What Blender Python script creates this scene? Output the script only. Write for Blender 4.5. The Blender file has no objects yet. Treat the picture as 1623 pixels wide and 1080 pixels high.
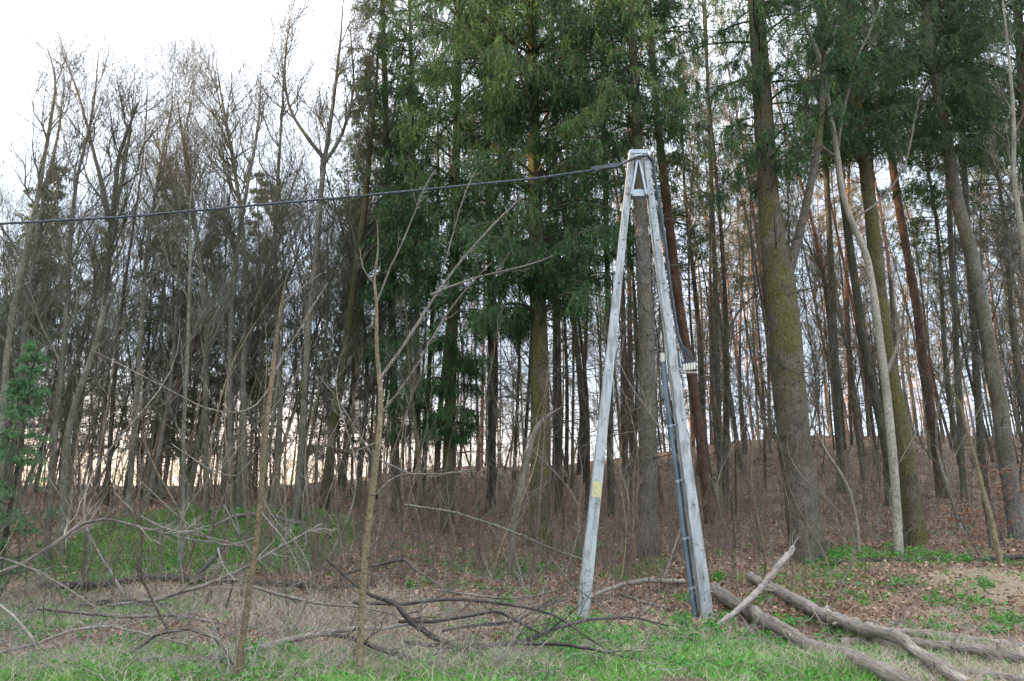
import bpy, math
import numpy as np
from mathutils import Vector

C = bpy.context.scene
COL = C.collection
PI = math.pi

# ------------------------------------------------------------------ camera, sky, sun, exposure
CAMZ = 1.75
PITCH = math.radians(13.5)
F = 1082.0                                   # focal length in photo pixels (24 mm on 36 mm)
cam = bpy.data.objects.new('camera', bpy.data.cameras.new('camera'))
COL.objects.link(cam)
cam.location = (0, 0, CAMZ)
cam.rotation_euler = (PI / 2 + PITCH, 0, 0)
cam.data.lens = 24.0
cam.data.sensor_width = 36.0
cam.data.clip_end = 5000
C.camera = cam

SUN_EL = math.radians(8.0)
SUN_AZ = math.radians(-84)                   # measured from +Y, negative is to the left
W = bpy.data.worlds.new('World'); C.world = W
W.use_nodes = True
nt = W.node_tree; nt.nodes.clear()
wo = nt.nodes.new('ShaderNodeOutputWorld'); bg = nt.nodes.new('ShaderNodeBackground')
sky = nt.nodes.new('ShaderNodeTexSky'); sky.sky_type = 'NISHITA'
sky.sun_disc = False; sky.sun_elevation = SUN_EL; sky.sun_rotation = SUN_AZ
sky.air_density = 1.0; sky.dust_density = 1.0; sky.ozone_density = 1.6
tc = nt.nodes.new('ShaderNodeTexCoord')
mp = nt.nodes.new('ShaderNodeMapping'); mp.inputs['Scale'].default_value = (1.2, 1.2, 3.5)
mp.inputs['Location'].default_value = (1.0, 2.2, 0.3)
nz = nt.nodes.new('ShaderNodeTexNoise'); nz.inputs['Scale'].default_value = 1.6; nz.inputs['Detail'].default_value = 5
rp = nt.nodes.new('ShaderNodeValToRGB')
rp.color_ramp.elements[0].position = 0.30; rp.color_ramp.elements[0].color = (.62, .62, .62, 1)
rp.color_ramp.elements[1].position = 0.62; rp.color_ramp.elements[1].color = (.96, .96, .96, 1)
mx = nt.nodes.new('ShaderNodeMix'); mx.data_type = 'RGBA'
L = nt.links
L.new(tc.outputs['Generated'], mp.inputs[0]); L.new(mp.outputs[0], nz.inputs['Vector'])
L.new(nz.outputs['Fac'], rp.inputs[0]); L.new(rp.outputs[0], mx.inputs[0])
# cloud deck: dimmer and bluer at the horizon, brightest overhead
sx = nt.nodes.new('ShaderNodeSeparateXYZ'); L.new(tc.outputs['Generated'], sx.inputs[0])
cr = nt.nodes.new('ShaderNodeValToRGB'); e = cr.color_ramp.elements
e[0].position = 0.0; e[0].color = (.29, .33, .41, 1); e[1].position = 1.0; e[1].color = (1, 1, 1, 1)
q = e.new(.30); q.color = (.34, .385, .46, 1); q = e.new(.55); q.color = (.50, .53, .58, 1)
L.new(sx.outputs[2], cr.inputs[0])
vm = nt.nodes.new('ShaderNodeVectorMath'); vm.operation = 'SCALE'; vm.inputs['Scale'].default_value = 12.0
# evening glow low in the sky on the side of the sun
dp = nt.nodes.new('ShaderNodeVectorMath'); dp.operation = 'DOT_PRODUCT'; L.new(tc.outputs['Generated'], dp.inputs[0]); dp.inputs[1].default_value = (math.sin(math.radians(-35)), math.cos(math.radians(-35)), 0)
r1 = nt.nodes.new('ShaderNodeMapRange'); L.new(dp.outputs['Value'], r1.inputs[0]); r1.inputs[1].default_value = .62; r1.inputs[2].default_value = .97
r2 = nt.nodes.new('ShaderNodeMapRange'); L.new(sx.outputs[2], r2.inputs[0]); r2.inputs[1].default_value = .20; r2.inputs[2].default_value = .02
m3 = nt.nodes.new('ShaderNodeMath'); m3.operation = 'MULTIPLY'; L.new(r1.outputs[0], m3.inputs[0]); L.new(r2.outputs[0], m3.inputs[1])
gl = nt.nodes.new('ShaderNodeMix'); gl.data_type = 'RGBA'; L.new(m3.outputs[0], gl.inputs[0]); L.new(cr.outputs[0], gl.inputs[6]); gl.inputs[7].default_value = (.68, .50, .35, 1)
L.new(gl.outputs[2], vm.inputs[0]); L.new(vm.outputs[0], mx.inputs[7])
L.new(sky.outputs[0], mx.inputs[6]); L.new(mx.outputs[2], bg.inputs[0])
bg.inputs[1].default_value = 0.15
L.new(bg.outputs[0], wo.inputs[0])

sun = bpy.data.objects.new('sun', bpy.data.lights.new('sun', 'SUN'))
COL.objects.link(sun)
sun.data.energy = 5.0; sun.data.angle = math.radians(0.6); sun.data.color = (1.0, .62, .33)
sd = Vector((math.sin(SUN_AZ) * math.cos(SUN_EL), math.cos(SUN_AZ) * math.cos(SUN_EL), math.sin(SUN_EL)))
sun.rotation_euler = (-sd).to_track_quat('-Z', 'Y').to_euler()

C.view_settings.view_transform = 'Standard'
C.view_settings.look = 'None'
C.view_settings.exposure = 1.42
C.view_settings.gamma = 1.0

# ------------------------------------------------------------------ terrain and pixel helpers
YS = np.array([-400, 0, 9, 11.5, 13.5, 15.5, 17, 20, 24, 32, 45, 60, 110, 200, 900.])
ZL = np.array([0, 0, 0, .02, .20, .55, .95, 1.62, 1.80, 2.2, 2.9, 3.2, 1.5, -2, -12])
ZM = np.array([0, 0, 0, .02, .27, .56, .80, 1.35, 1.85, 2.8, 4.1, 4.5, 2.5, -1, -12])
ZR = np.array([0, 0, 0, .05, .42, .76, .82, 1.35, 2.10, 3.8, 6.1, 6.8, 4.5, 0, -12])


def H(x, y):
    x = np.asarray(x, float); y = np.asarray(y, float)
    u = x / np.maximum(y, 9)
    zl = np.interp(y, YS, ZL); zm = np.interp(y, YS, ZM); zr = np.interp(y, YS, ZR)
    a = np.clip((u + .35) / .3, 0, 1); a = a * a * (3 - 2 * a)
    b = np.clip(u / .45, 0, 1); b = b * b * (3 - 2 * b)
    z = zl * (1 - a) + zm * a
    z = z * (1 - b) + zr * b
    w = np.clip((y - 5) / 5, 0, 1) * np.clip(1.5 - y / 120, 0.1, 1)
    z = z + w * (.05 * np.sin(x * 1.3 + y * .7) + .04 * np.sin(y * 1.9 - x * .8 + 2) + .03 * np.sin(x * 3.1 + 1.2 * y) + .02 * np.sin(5.3 * x + 4.1 * y))
    return z


cth, sth = math.cos(PITCH), math.sin(PITCH)


def ray(px, py):
    a = (px - 811.5) / F; b = (540 - py) / F
    return np.array([a, cth - b * sth, sth + b * cth])


def at(px, py, Y):
    d = ray(px, py)
    return np.array([0, 0, CAMZ]) + d * (Y / d[1])


_t = np.concatenate([np.arange(4, 30, .04), np.arange(30, 90, .2)])


def G(px, py):
    d = ray(px, py); d = d / d[1]
    X = d[0] * _t; Z = CAMZ + d[2] * _t
    k = np.argmax(Z < H(X, _t))
    if k == 0: k = len(_t) - 1
    y = _t[k]
    return np.array([d[0] * y, y, float(H(d[0] * y, y))])


def scr(P):
    P = np.asarray(P) - np.array([0, 0, CAMZ])
    dz = P[..., 1] * cth + P[..., 2] * sth
    up = -P[..., 1] * sth + P[..., 2] * cth
    return 811.5 + F * P[..., 0] / dz, 540 - F * up / dz


# ------------------------------------------------------------------ mesh helpers
def nrm(v):
    return v / np.maximum(np.linalg.norm(v, axis=-1, keepdims=True), 1e-9)


class Geo:
    def __init__(s):
        s.v = []; s.q = []; s.t = []; s.n = 0; s.qm = []; s.tm = []

    def add(s, v, q=None, t=None, m=0):
        if q is not None and len(q): s.q.append(q + s.n); s.qm.append(np.full(len(q), m))
        if t is not None and len(t): s.t.append(t + s.n); s.tm.append(np.full(len(t), m))
        s.v.append(v); s.n += len(v)

    def tubes(s, P, R, sides=4, m=0, cap=False):
        """P [B,n,3], R [B,n] -> B tapered tubes"""
        P = np.asarray(P, float); R = np.asarray(R, float)
        if P.ndim == 2: P = P[None]; R = R[None]
        B, n, _ = P.shape
        T = np.empty_like(P)
        T[:, 1:-1] = P[:, 2:] - P[:, :-2]; T[:, 0] = P[:, 1] - P[:, 0]; T[:, -1] = P[:, -1] - P[:, -2]
        T = nrm(T)
        mean = nrm(P[:, -1] - P[:, 0])
        ref = np.where(np.abs(mean[:, 2:3]) > .8, np.array([[1., 0.13, 0]]), np.array([[0.05, 0.02, 1.]]))[:, None, :]
        A = nrm(np.cross(T, np.broadcast_to(ref, T.shape))); Bn = np.cross(T, A)
        ang = np.arange(sides) * 2 * PI / sides
        V = P[:, :, None, :] + R[:, :, None, None] * (A[:, :, None, :] * np.cos(ang)[None, None, :, None] + Bn[:, :, None, :] * np.sin(ang)[None, None, :, None])
        V = V.reshape(-1, 3)
        i = np.arange(n - 1)[:, None]; j = np.arange(sides)[None, :]; j2 = (j + 1) % sides
        q = np.stack([i * sides + j, i * sides + j2, (i + 1) * sides + j2, (i + 1) * sides + j], -1).reshape(-1, 4)
        q = (q[None] + (np.arange(B) * n * sides)[:, None, None]).reshape(-1, 4)
        s.add(V, q=q, m=m)
        if cap:
            k = np.arange(sides)
            for b in range(B):
                for e in (0, n - 1):
                    ring = V[(b * n + e) * sides:(b * n + e + 1) * sides]
                    tt = np.stack([np.zeros(sides, int), 1 + (k + 1) % sides, 1 + k], -1)
                    s.add(np.vstack([P[b, e][None], ring]), t=tt if e == 0 else tt[:, ::-1], m=m)

    def leaves(s, P, D, ln, wd, m=0, rng=None):
        """rhombic quads starting at P along D"""
        N = len(P)
        D = nrm(D); r = rng.normal(size=(N, 3)); Wv = nrm(np.cross(D, r))
        ln = np.broadcast_to(ln, (N,))[:, None]; wd = np.broadcast_to(wd, (N,))[:, None]
        bend = nrm(np.cross(D, Wv)) * ln * .12
        V = np.stack([P, P + D * ln * .45 + Wv * wd * .5 + bend, P + D * ln, P + D * ln * .45 - Wv * wd * .5 + bend], 1).reshape(-1, 3)
        s.add(V, q=np.arange(4 * N).reshape(-1, 4), m=m)

    def box(s, c, sx, sy, sz, m=0, R=None):
        k = np.array([[-1, -1, -1], [1, -1, -1], [1, 1, -1], [-1, 1, -1], [-1, -1, 1], [1, -1, 1], [1, 1, 1], [-1, 1, 1]]) * .5
        v = k * np.array([sx, sy, sz])
        if R is not None: v = v @ np.asarray(R).T
        q = np.array([[0, 3, 2, 1], [4, 5, 6, 7], [0, 1, 5, 4], [1, 2, 6, 5], [2, 3, 7, 6], [3, 0, 4, 7]])
        s.add(v + np.asarray(c), q=q, m=m)

    def build(s, name, mats, parent=None, smooth=True):
        v = np.vstack(s.v) if s.v else np.zeros((0, 3))
        q = np.vstack(s.q) if s.q else np.zeros((0, 4), int)
        t = np.vstack(s.t) if s.t else np.zeros((0, 3), int)
        me = bpy.data.meshes.new(name)
        me.vertices.add(len(v)); me.vertices.foreach_set('co', v.astype(np.float32).ravel())
        nl = q.size + t.size; npol = len(q) + len(t)
        me.loops.add(nl); me.polygons.add(npol)
        me.loops.foreach_set('vertex_index', np.concatenate([q.ravel(), t.ravel()]).astype(np.int32))
        ls = np.concatenate([np.arange(len(q)) * 4, q.size + np.arange(len(t)) * 3]).astype(np.int32)
        me.polygons.foreach_set('loop_start', ls)
        mi = np.concatenate([np.concatenate(s.qm) if s.qm else np.zeros(0), np.concatenate(s.tm) if s.tm else np.zeros(0)]).astype(np.int32)
        me.polygons.foreach_set('material_index', mi)
        me.polygons.foreach_set('use_smooth', np.full(npol, smooth))
        if not isinstance(mats, (list, tuple)): mats = [mats]
        for mm in mats: me.materials.append(mm)
        a = me.attributes.new('rnd', 'FLOAT', 'FACE')
        a.data.foreach_set('value', np.random.default_rng(npol).random(npol).astype(np.float32))
        me.update(calc_edges=True)
        o = bpy.data.objects.new(name, me); COL.objects.link(o)
        if parent is not None: o.parent = parent
        return o


def tag(o, label=None, cat=None, group=None, kind=None):
    if label: o['label'] = label
    if cat: o['category'] = cat
    if group: o['group'] = group
    if kind: o['kind'] = kind
    return o


def empty(name, loc=(0, 0, 0), **kw):
    o = bpy.data.objects.new(name, None); COL.objects.link(o); o.location = [float(a) for a in loc]
    o.empty_display_size = .2
    return tag(o, **kw)


def copy_thing(root):
    r = root.copy(); COL.objects.link(r)
    for ch in list(root.children):
        c = ch.copy(); COL.objects.link(c); c.parent = r
        for g in list(ch.children):
            d = g.copy(); COL.objects.link(d); d.parent = c
    return r


# ------------------------------------------------------------------ materials
def mat(name, base, rough=.85, spec=.3):
    m = bpy.data.materials.new(name); m.use_nodes = True
    n = m.node_tree.nodes; b = n['Principled BSDF']
    b.inputs['Roughness'].default_value = rough
    b.inputs['Specular IOR Level'].default_value = spec
    b.inputs['Base Color'].default_value = (*base, 1)
    return m, m.node_tree, b


def ramp(nt, src, stops):
    r = nt.nodes.new('ShaderNodeValToRGB')
    e = r.color_ramp.elements
    while len(e) < len(stops): e.new(.5)
    for k, (p, c) in enumerate(stops):
        e[k].position = p; e[k].color = (*c, 1) if len(c) == 3 else c
    nt.links.new(src, r.inputs[0])
    return r.outputs[0]


def noise(nt, scale, detail=4, vec=None, rough=.6, sc=None, coord='Object'):
    n = nt.nodes.new('ShaderNodeTexNoise'); n.inputs['Scale'].default_value = scale
    n.inputs['Detail'].default_value = detail; n.inputs['Roughness'].default_value = rough
    if coord == 'grain':
        t = nt.nodes.new('ShaderNodeAttribute'); t.attribute_name = 'grain'; v = t.outputs['Vector']
    else:
        t = nt.nodes.new('ShaderNodeTexCoord'); v = t.outputs[coord]
    if sc is not None:
        mm = nt.nodes.new('ShaderNodeMapping'); mm.inputs['Scale'].default_value = sc
        nt.links.new(v, mm.inputs[0]); v = mm.outputs[0]
    nt.links.new(v, n.inputs['Vector'])
    return n.outputs['Fac']


def mixc(nt, fac, a, b, mode='MIX'):
    m = nt.nodes.new('ShaderNodeMix'); m.data_type = 'RGBA'; m.blend_type = mode
    for k, val in ((0, fac), (6, a), (7, b)):
        if isinstance(val, (int, float)): m.inputs[k].default_value = val
        elif isinstance(val, tuple): m.inputs[k].default_value = (*val, 1)
        else: nt.links.new(val, m.inputs[k])
    return m.outputs[2]


def bump(nt, b, h, strength=.6, dist=.02):
    bp = nt.nodes.new('ShaderNodeBump'); bp.inputs['Strength'].default_value = strength
    bp.inputs['Distance'].default_value = dist
    nt.links.new(h, bp.inputs['Height']); nt.links.new(bp.outputs[0], b.inputs['Normal'])


def bark(name, dark, light, scale=9, stretch=.22, moss=None, moss_lo=.5, moss_hi=.62, lichen=None, mz=None, sx=1, coord='Object'):
    m, nt, b = mat(name, light)
    n1 = noise(nt, scale * 1.5, 5, sc=(sx, 1, stretch * 1.6), rough=.75, coord=coord)
    n2 = noise(nt, scale * 3.2, 4, sc=(sx if sx < 1 else 1, 1, .55 if sx == 1 else 1), rough=.75, coord=coord)
    n3 = noise(nt, 2.4, 3, rough=.5)
    hi = tuple(min(a * 1.45, .9) for a in light)
    c = ramp(nt, n1, [(.36, tuple(a * .55 for a in dark)), (.50, light), (.68, hi)])
    c2 = ramp(nt, n2, [(.38, tuple(a * .4 for a in dark)), (.50, light), (.66, hi)])
    c = mixc(nt, .5, c, c2)
    c = mixc(nt, ramp(nt, n3, [(.35, (0, 0, 0)), (.65, (.55, .55, .55))]), c, tuple(a * .8 for a in dark))
    if lichen:
        c = mixc(nt, ramp(nt, noise(nt, 14, 3), [(.58, (0, 0, 0)), (.66, (.7, .7, .7))]), c, lichen)
    if moss:
        f = ramp(nt, noise(nt, 1.7, 5, sc=(1, 1, .6), rough=.65), [(moss_lo, (0, 0, 0)), (moss_hi, (.8, .8, .8))])
        if mz:
            t = nt.nodes.new('ShaderNodeTexCoord'); sp = nt.nodes.new('ShaderNodeSeparateXYZ'); nt.links.new(t.outputs['Object'], sp.inputs[0])
            mr = nt.nodes.new('ShaderNodeMapRange'); nt.links.new(sp.outputs[2], mr.inputs[0]); mr.inputs[1].default_value = mz[0]; mr.inputs[2].default_value = mz[1]; mr.inputs[3].default_value = .15
            f = mixc(nt, 1.0, f, mr.outputs[0], 'MULTIPLY')
        c = mixc(nt, f, c, mixc(nt, ramp(nt, n2, [(.38, (0, 0, 0)), (.6, (1, 1, 1))]), tuple(a * .35 for a in moss), moss))
    oi = nt.nodes.new('ShaderNodeObjectInfo')
    c = mixc(nt, 1.0, c, ramp(nt, oi.outputs['Random'], [(0, (.72, .70, .68)), (1, (1.25, 1.25, 1.25))]), 'MULTIPLY')
    nt.links.new(c, b.inputs['Base Color'])
    bump(nt, b, n2, 1.0, .05)
    return m


M = {}
M['bark_spruce'] = bark('bark_spruce', (.055, .05, .045), (.21, .195, .17), 9, .35, moss=(.19, .19, .05), moss_lo=.40, moss_hi=.56, mz=(1.5, 4.5))
M['bark_spruce_grey'] = bark('bark_spruce_grey', (.085, .08, .07), (.24, .235, .215), 10, .35, moss=(.19, .19, .08), moss_lo=.42, moss_hi=.62, mz=(.8, 3.5))
M['bark_mossy'] = bark('bark_mossy', (.045, .045, .03), (.15, .14, .09), 9, .3, moss=(.16, .165, .04), moss_lo=.40, moss_hi=.58)
M['bark_pine'] = bark('bark_pine', (.06, .045, .038), (.19, .135, .11), 10, .25)
M['bark_pine_top'] = bark('bark_pine_top', (.11, .06, .045), (.26, .15, .11), 8, .35)
M['bark_pine_orange'] = bark('bark_pine_orange', (.20, .10, .06), (.46, .25, .14), 8, .35)
M['bark_dark'] = bark('bark_dark', (.045, .046, .035), (.15, .15, .115), 10, .25, moss=(.10, .105, .05), moss_lo=.52, moss_hi=.7)
M['bark_grey'] = bark('bark_grey', (.10, .103, .08), (.29, .29, .235), 10, .25, moss=(.16, .17, .09), moss_lo=.5, moss_hi=.7)
M['bark_pale'] = bark('bark_pale', (.22, .21, .17), (.42, .40, .33), 12, .5, lichen=(.30, .33, .22))
M['bark_sapling'] = bark('bark_sapling', (.20, .16, .10), (.38, .32, .20), 14, .5, moss=(.25, .26, .14), moss_lo=.45, moss_hi=.65)
M['twig'] = bark('twig', (.10, .103, .08), (.25, .255, .205), 12, .5)
M['twig_dark'] = bark('twig_dark', (.06, .063, .048), (.17, .178, .135), 12, .5)
M['twig_grey'] = bark('twig_grey', (.20, .185, .16), (.43, .40, .35), 12, .5)
M['twig_red'] = bark('twig_red', (.13, .10, .078), (.31, .25, .20), 12, .5)
M['log'] = bark('log', (.12, .105, .095), (.38, .345, .31), 15, .6, moss=(.15, .17, .06), moss_lo=.58, moss_hi=.72, sx=.10, coord='grain')
M['log_dark'] = bark('log_dark', (.035, .032, .03), (.14, .13, .12), 15, .6, sx=.12, coord='grain')
M['wood_end'] = mat('wood_end', (.42, .31, .18))[0]


def leafmat(name, cols, rough=.6, trans=.25, nscale=1.2):
    m, nt, b = mat(name, cols[0], rough, .25)
    at_ = nt.nodes.new('ShaderNodeAttribute'); at_.attribute_name = 'rnd'
    n = noise(nt, nscale, 3)
    ma = nt.nodes.new('ShaderNodeMath'); ma.operation = 'MULTIPLY_ADD'
    nt.links.new(at_.outputs['Fac'], ma.inputs[0]); ma.inputs[1].default_value = .5
    mb = nt.nodes.new('ShaderNodeMath'); mb.operation = 'MULTIPLY_ADD'
    nt.links.new(n, mb.inputs[0]); mb.inputs[1].default_value = 1.2; mb.inputs[2].default_value = -.35
    nt.links.new(mb.outputs[0], ma.inputs[2])
    st = [(k / (len(cols) - 1), c) for k, c in enumerate(cols)]
    c = ramp(nt, ma.outputs[0], st)
    nt.links.new(c, b.inputs['Base Color'])
    if trans:
        tr = nt.nodes.new('ShaderNodeBsdfTranslucent'); nt.links.new(c, tr.inputs[0])
        ms = nt.nodes.new('ShaderNodeMixShader'); ms.inputs[0].default_value = trans
        out = nt.nodes['Material Output']
        nt.links.new(b.outputs[0], ms.inputs[1]); nt.links.new(tr.outputs[0], ms.inputs[2]); nt.links.new(ms.outputs[0], out.inputs[0])
    return m


M['needle'] = leafmat('needle', [(.013, .048, .024), (.055, .155, .048), (.16, .31, .085)])
M['needle_dark'] = leafmat('needle_dark', [(.016, .046, .024), (.055, .13, .040), (.14, .25, .06)])
M['needle_dull'] = leafmat('needle_dull', [(.07, .10, .065), (.13, .165, .10), (.20, .24, .14)])
M['needle_pine_sunlit'] = leafmat('needle_pine_sunlit', [(.08, .085, .025), (.21, .18, .05), (.40, .28, .08)])  # needles coloured gold to imitate low sun on the pines
M['needle_young'] = leafmat('needle_young', [(.07, .19, .08), (.13, .31, .12), (.22, .42, .18)])
M['keys'] = leafmat('keys', [(.08, .07, .06), (.14, .12, .10), (.19, .17, .15)])
M['leaf_brown'] = leafmat('leaf_brown', [(.07, .040, .026), (.30, .18, .12), (.72, .54, .41)], .7, .1, 6)
M['leaf_copper'] = leafmat('leaf_copper', [(.22, .11, .06), (.36, .19, .11), (.48, .28, .18)], .6, .2, 3)
M['grass'] = leafmat('grass', [(.06, .18, .03), (.14, .37, .06), (.30, .56, .13)], .5, .3, 1.5)
M['herb'] = leafmat('herb', [(.05, .20, .04), (.09, .33, .06), (.18, .48, .10)], .5, .3, 2)
M['straw'] = leafmat('straw', [(.26, .22, .16), (.48, .42, .33), (.72, .66, .56)], .7, .2, 2)


# ------------------------------------------------------------------ ground
blobs = {'g': [], 's': [], 'd': []}


def blob(k, px, py, rx, ry, w=1.0):
    p = G(px, py); blobs[k].append((p[0], p[1], rx, ry, w))


for a in [(1190, 1045, 2.5, 1.25, 1.), (960, 1012, 1.3, .6, .55), (330, 845, 3.4, 3.6, 1.), (470, 860, 1.5, 2.5, .7), (100, 990, 2.2, .9, 1.), (150, 1060, 2.6, 1.0, 1.),
          (700, 1050, 1.6, .6, .45), (430, 1060, 1.2, .7, .8), (1290, 905, .8, .9, .3), (1340, 885, .8, .8, .35), (1460, 885, .8, .7, .45), (1240, 930, .7, .7, .3), (900, 870, 1.2, .8, .45), (1000, 905, .8, .7, .4),
          (780, 900, 1.3, 1.2, .45), (1400, 1075, 1.5, .5, .5), (1590, 1060, 1.0, .5, .3)]: blob('g', *a)
for a in [(300, 962, 3.4, 1.3, 1.), (520, 975, 1.8, 1.4, .9), (60, 940, 1.4, .8, .9), (760, 985, 1.6, .8, .6), (1090, 1000, .8, .7, .3), (1520, 1060, 1.4, .8, .8), (600, 1045, 1.3, .7, .8), (820, 1050, 1.4, .6, .6), (300, 1050, 1.6, .5, .4)]: blob('d', *a)
for a in [(1600, 925, 1.5, .9, 1.), (1570, 985, 1.2, .7, .5), (1480, 905, .9, .4, .4)]: blob('s', *a)


def mask(k, x, y):
    m = np.zeros(np.shape(x))
    for (a, b, rx, ry, w) in blobs[k]:
        d = ((x - a) / rx) ** 2 + ((y - b) / ry) ** 2
        m = np.maximum(m, w * np.clip(1.5 - d, 0, 1))
    return m


def build_ground():
    ux = np.linspace(-1, 1, 361); xs = np.sign(ux) * (np.abs(ux) * 22 + np.abs(ux) ** 5 * 500)
    uy = np.linspace(0, 1, 420); ys = 4 + uy * 40 + uy ** 6 * 700
    ys = np.concatenate([[-300, -60, -10, 0, 2, 3], ys])
    X, Y = np.meshgrid(xs, ys)
    Z = H(X, Y)
    rng = np.random.default_rng(3)
    near = np.clip(1.4 - Y / 30, 0, 1) * (Y > 5)
    Z = Z + near * rng.normal(size=Z.shape) * .012
    nx = len(xs); ny = len(ys)
    i = np.arange(ny - 1)[:, None] * nx + np.arange(nx - 1)[None, :]
    q = np.stack([i, i + 1, i + nx + 1, i + nx], -1).reshape(-1, 4)
    g = Geo(); g.add(np.stack([X, Y, Z], -1).reshape(-1, 3), q=q)
    m, nt, b = mat('ground', (.1, .08, .06), .95, .1)
    n1 = noise(nt, 14, 8, rough=.75); n2 = noise(nt, 1.1, 4); n3 = noise(nt, 45, 4, rough=.7)
    c = ramp(nt, n1, [(.34, (.07, .050, .040)), (.5, (.22, .155, .115)), (.66, (.42, .32, .25))])
    c = mixc(nt, ramp(nt, n3, [(.4, (0, 0, 0)), (.7, (.6, .6, .6))]), c, (.24, .18, .14))
    c = mixc(nt, ramp(nt, n2, [(.38, (.7, .7, .7)), (.55, (0, 0, 0))]), c, mixc(nt, n1, (.05, .038, .03), (.17, .125, .10)))
    vz = nt.nodes.new('ShaderNodeAttribute'); vz.attribute_name = 'zone'
    sp = nt.nodes.new('ShaderNodeSeparateColor'); nt.links.new(vz.outputs['Color'], sp.inputs[0])

    def zf(o, lo=.3, hi=.9):
        mm = nt.nodes.new('ShaderNodeMath'); mm.operation = 'MULTIPLY_ADD'; nt.links.new(n1, mm.inputs[0]); mm.inputs[1].default_value = .7
        nt.links.new(o, mm.inputs[2]); return ramp(nt, mm.outputs[0], [(lo + .3, (0, 0, 0)), (hi + .2 if hi + .2 < 1 else 1, (.9, .9, .9))])
    c = mixc(nt, zf(sp.outputs[1]), c, ramp(nt, n1, [(.35, (.12, .10, .07)), (.65, (.30, .26, .20))]))
    c = mixc(nt, zf(sp.outputs[0]), c, ramp(nt, n1, [(.35, (.025, .06, .015)), (.65, (.07, .17, .03))]))
    c = mixc(nt, zf(sp.outputs[2]), c, ramp(nt, n1, [(.35, (.24, .19, .13)), (.65, (.42, .35, .26))]))
    nt.links.new(c, b.inputs['Base Color']); bump(nt, b, n1, 1.0, .05)
    o = g.build('ground', m)
    col = np.ones((X.size, 4), np.float32)
    col[:, 0] = mask('g', X, Y).ravel(); col[:, 1] = mask('d', X, Y).ravel(); col[:, 2] = mask('s', X, Y).ravel()
    ca = o.data.color_attributes.new('zone', 'FLOAT_COLOR', 'POINT'); ca.data.foreach_set('color', col.ravel())
    tag(o, kind='structure')


build_ground()


def scatter(rng, n, y0, y1, umax=.86):
    """ground points, denser towards the camera"""
    t = rng.random(n); t = np.where(rng.random(n) < .3, t ** .6, t); y = 1 / (1 / y0 + t * (1 / y1 - 1 / y0)); x = rng.uniform(-umax, umax, n) * y
    return x, y


def pn(x, y, s, seed=0):
    r = np.random.default_rng(seed + 77); v = 0
    for k in range(5):
        a = r.uniform(0, 2 * PI); f = s * (1.5 ** k) * r.uniform(.8, 1.2); p = r.uniform(0, 6)
        v = v + np.sin(f * (x * math.cos(a) + y * math.sin(a)) + p + 1.3 * np.sin(f * .6 * (x * math.sin(a) - y * math.cos(a)) + p))
    return v / 5


def blades(name, material, n, maskf, h0, h1, w, lean, seed, y0=6.6, y1=26, m2=None):
    rng = np.random.default_rng(seed)
    x, y = scatter(rng, n, y0, y1)
    keep = rng.random(n) < maskf(x, y)
    x = x[keep]; y = y[keep]; k = len(x)
    z = H(x, y) - .005
    hh = rng.uniform(h0, h1, k) * (.75 + .4 * pn(x, y, 1.1, 5)); hh = np.maximum(hh, h0 * .4)
    P = np.stack([x, y, z], -1)
    d = rng.normal(size=(k, 3)) * lean; d[:, 2] = 1; d = nrm(d)
    tip = P + d * hh[:, None]; tip2 = tip + nrm(d * np.array([1, 1, .15])) * (hh * lean * .7)[:, None] * np.array([1, 1, 1])
    a = rng.uniform(0, PI, k); Wv = np.stack([np.cos(a), np.sin(a), 0 * a], -1) * (w * rng.uniform(.6, 1.4, k) * (1 + y * .03))[:, None] * .5
    mid = P * .4 + tip * .6
    V = np.stack([P - Wv, P + Wv, mid + Wv * .8, mid - Wv * .8, tip2], 1).reshape(-1, 3)
    b = np.arange(k)[:, None] * 5
    g = Geo(); g.add(V, q=b + np.array([[0, 1, 2, 3]]), t=b + np.array([[3, 2, 4]]))
    return g.build(name, material)


def gm(x, y):
    return np.clip(mask('g', x, y) * (.75 + .9 * pn(x, y, 2.2, 1)), 0, 1)


tag(blades('grass', M['grass'], 420000, lambda x, y: np.maximum(gm(x, y) * np.clip(.75 + .9 * pn(x, y, 3.5, 30), .1, 1) * np.where((x / y > .50) & (y < 11), .35, 1), .34 * (y < 8.8) * (x / y < .5) * np.clip(.5 + 1.4 * pn(x, y, 1.7, 31), 0, 1.6)) * np.clip(1.35 - y / 40, .2, 1), .05, .20, .008, .55, 11),
    'fresh green spring grass in patches at the verge and on the low mound', 'grass', kind='stuff')
tag(blades('dry_grass', M['straw'], 420000, lambda x, y: np.clip(mask('d', x, y) * np.clip(.65 + 1.1 * pn(x, y, 2.0, 15), .05, 1) + .05 + .16 * mask('g', x, y), 0, 1) * (y < 20), .08, .30, .005, 1.1, 12),
    'matted pale dead grass lying between the fallen branches', 'dry grass', kind='stuff')


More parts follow.
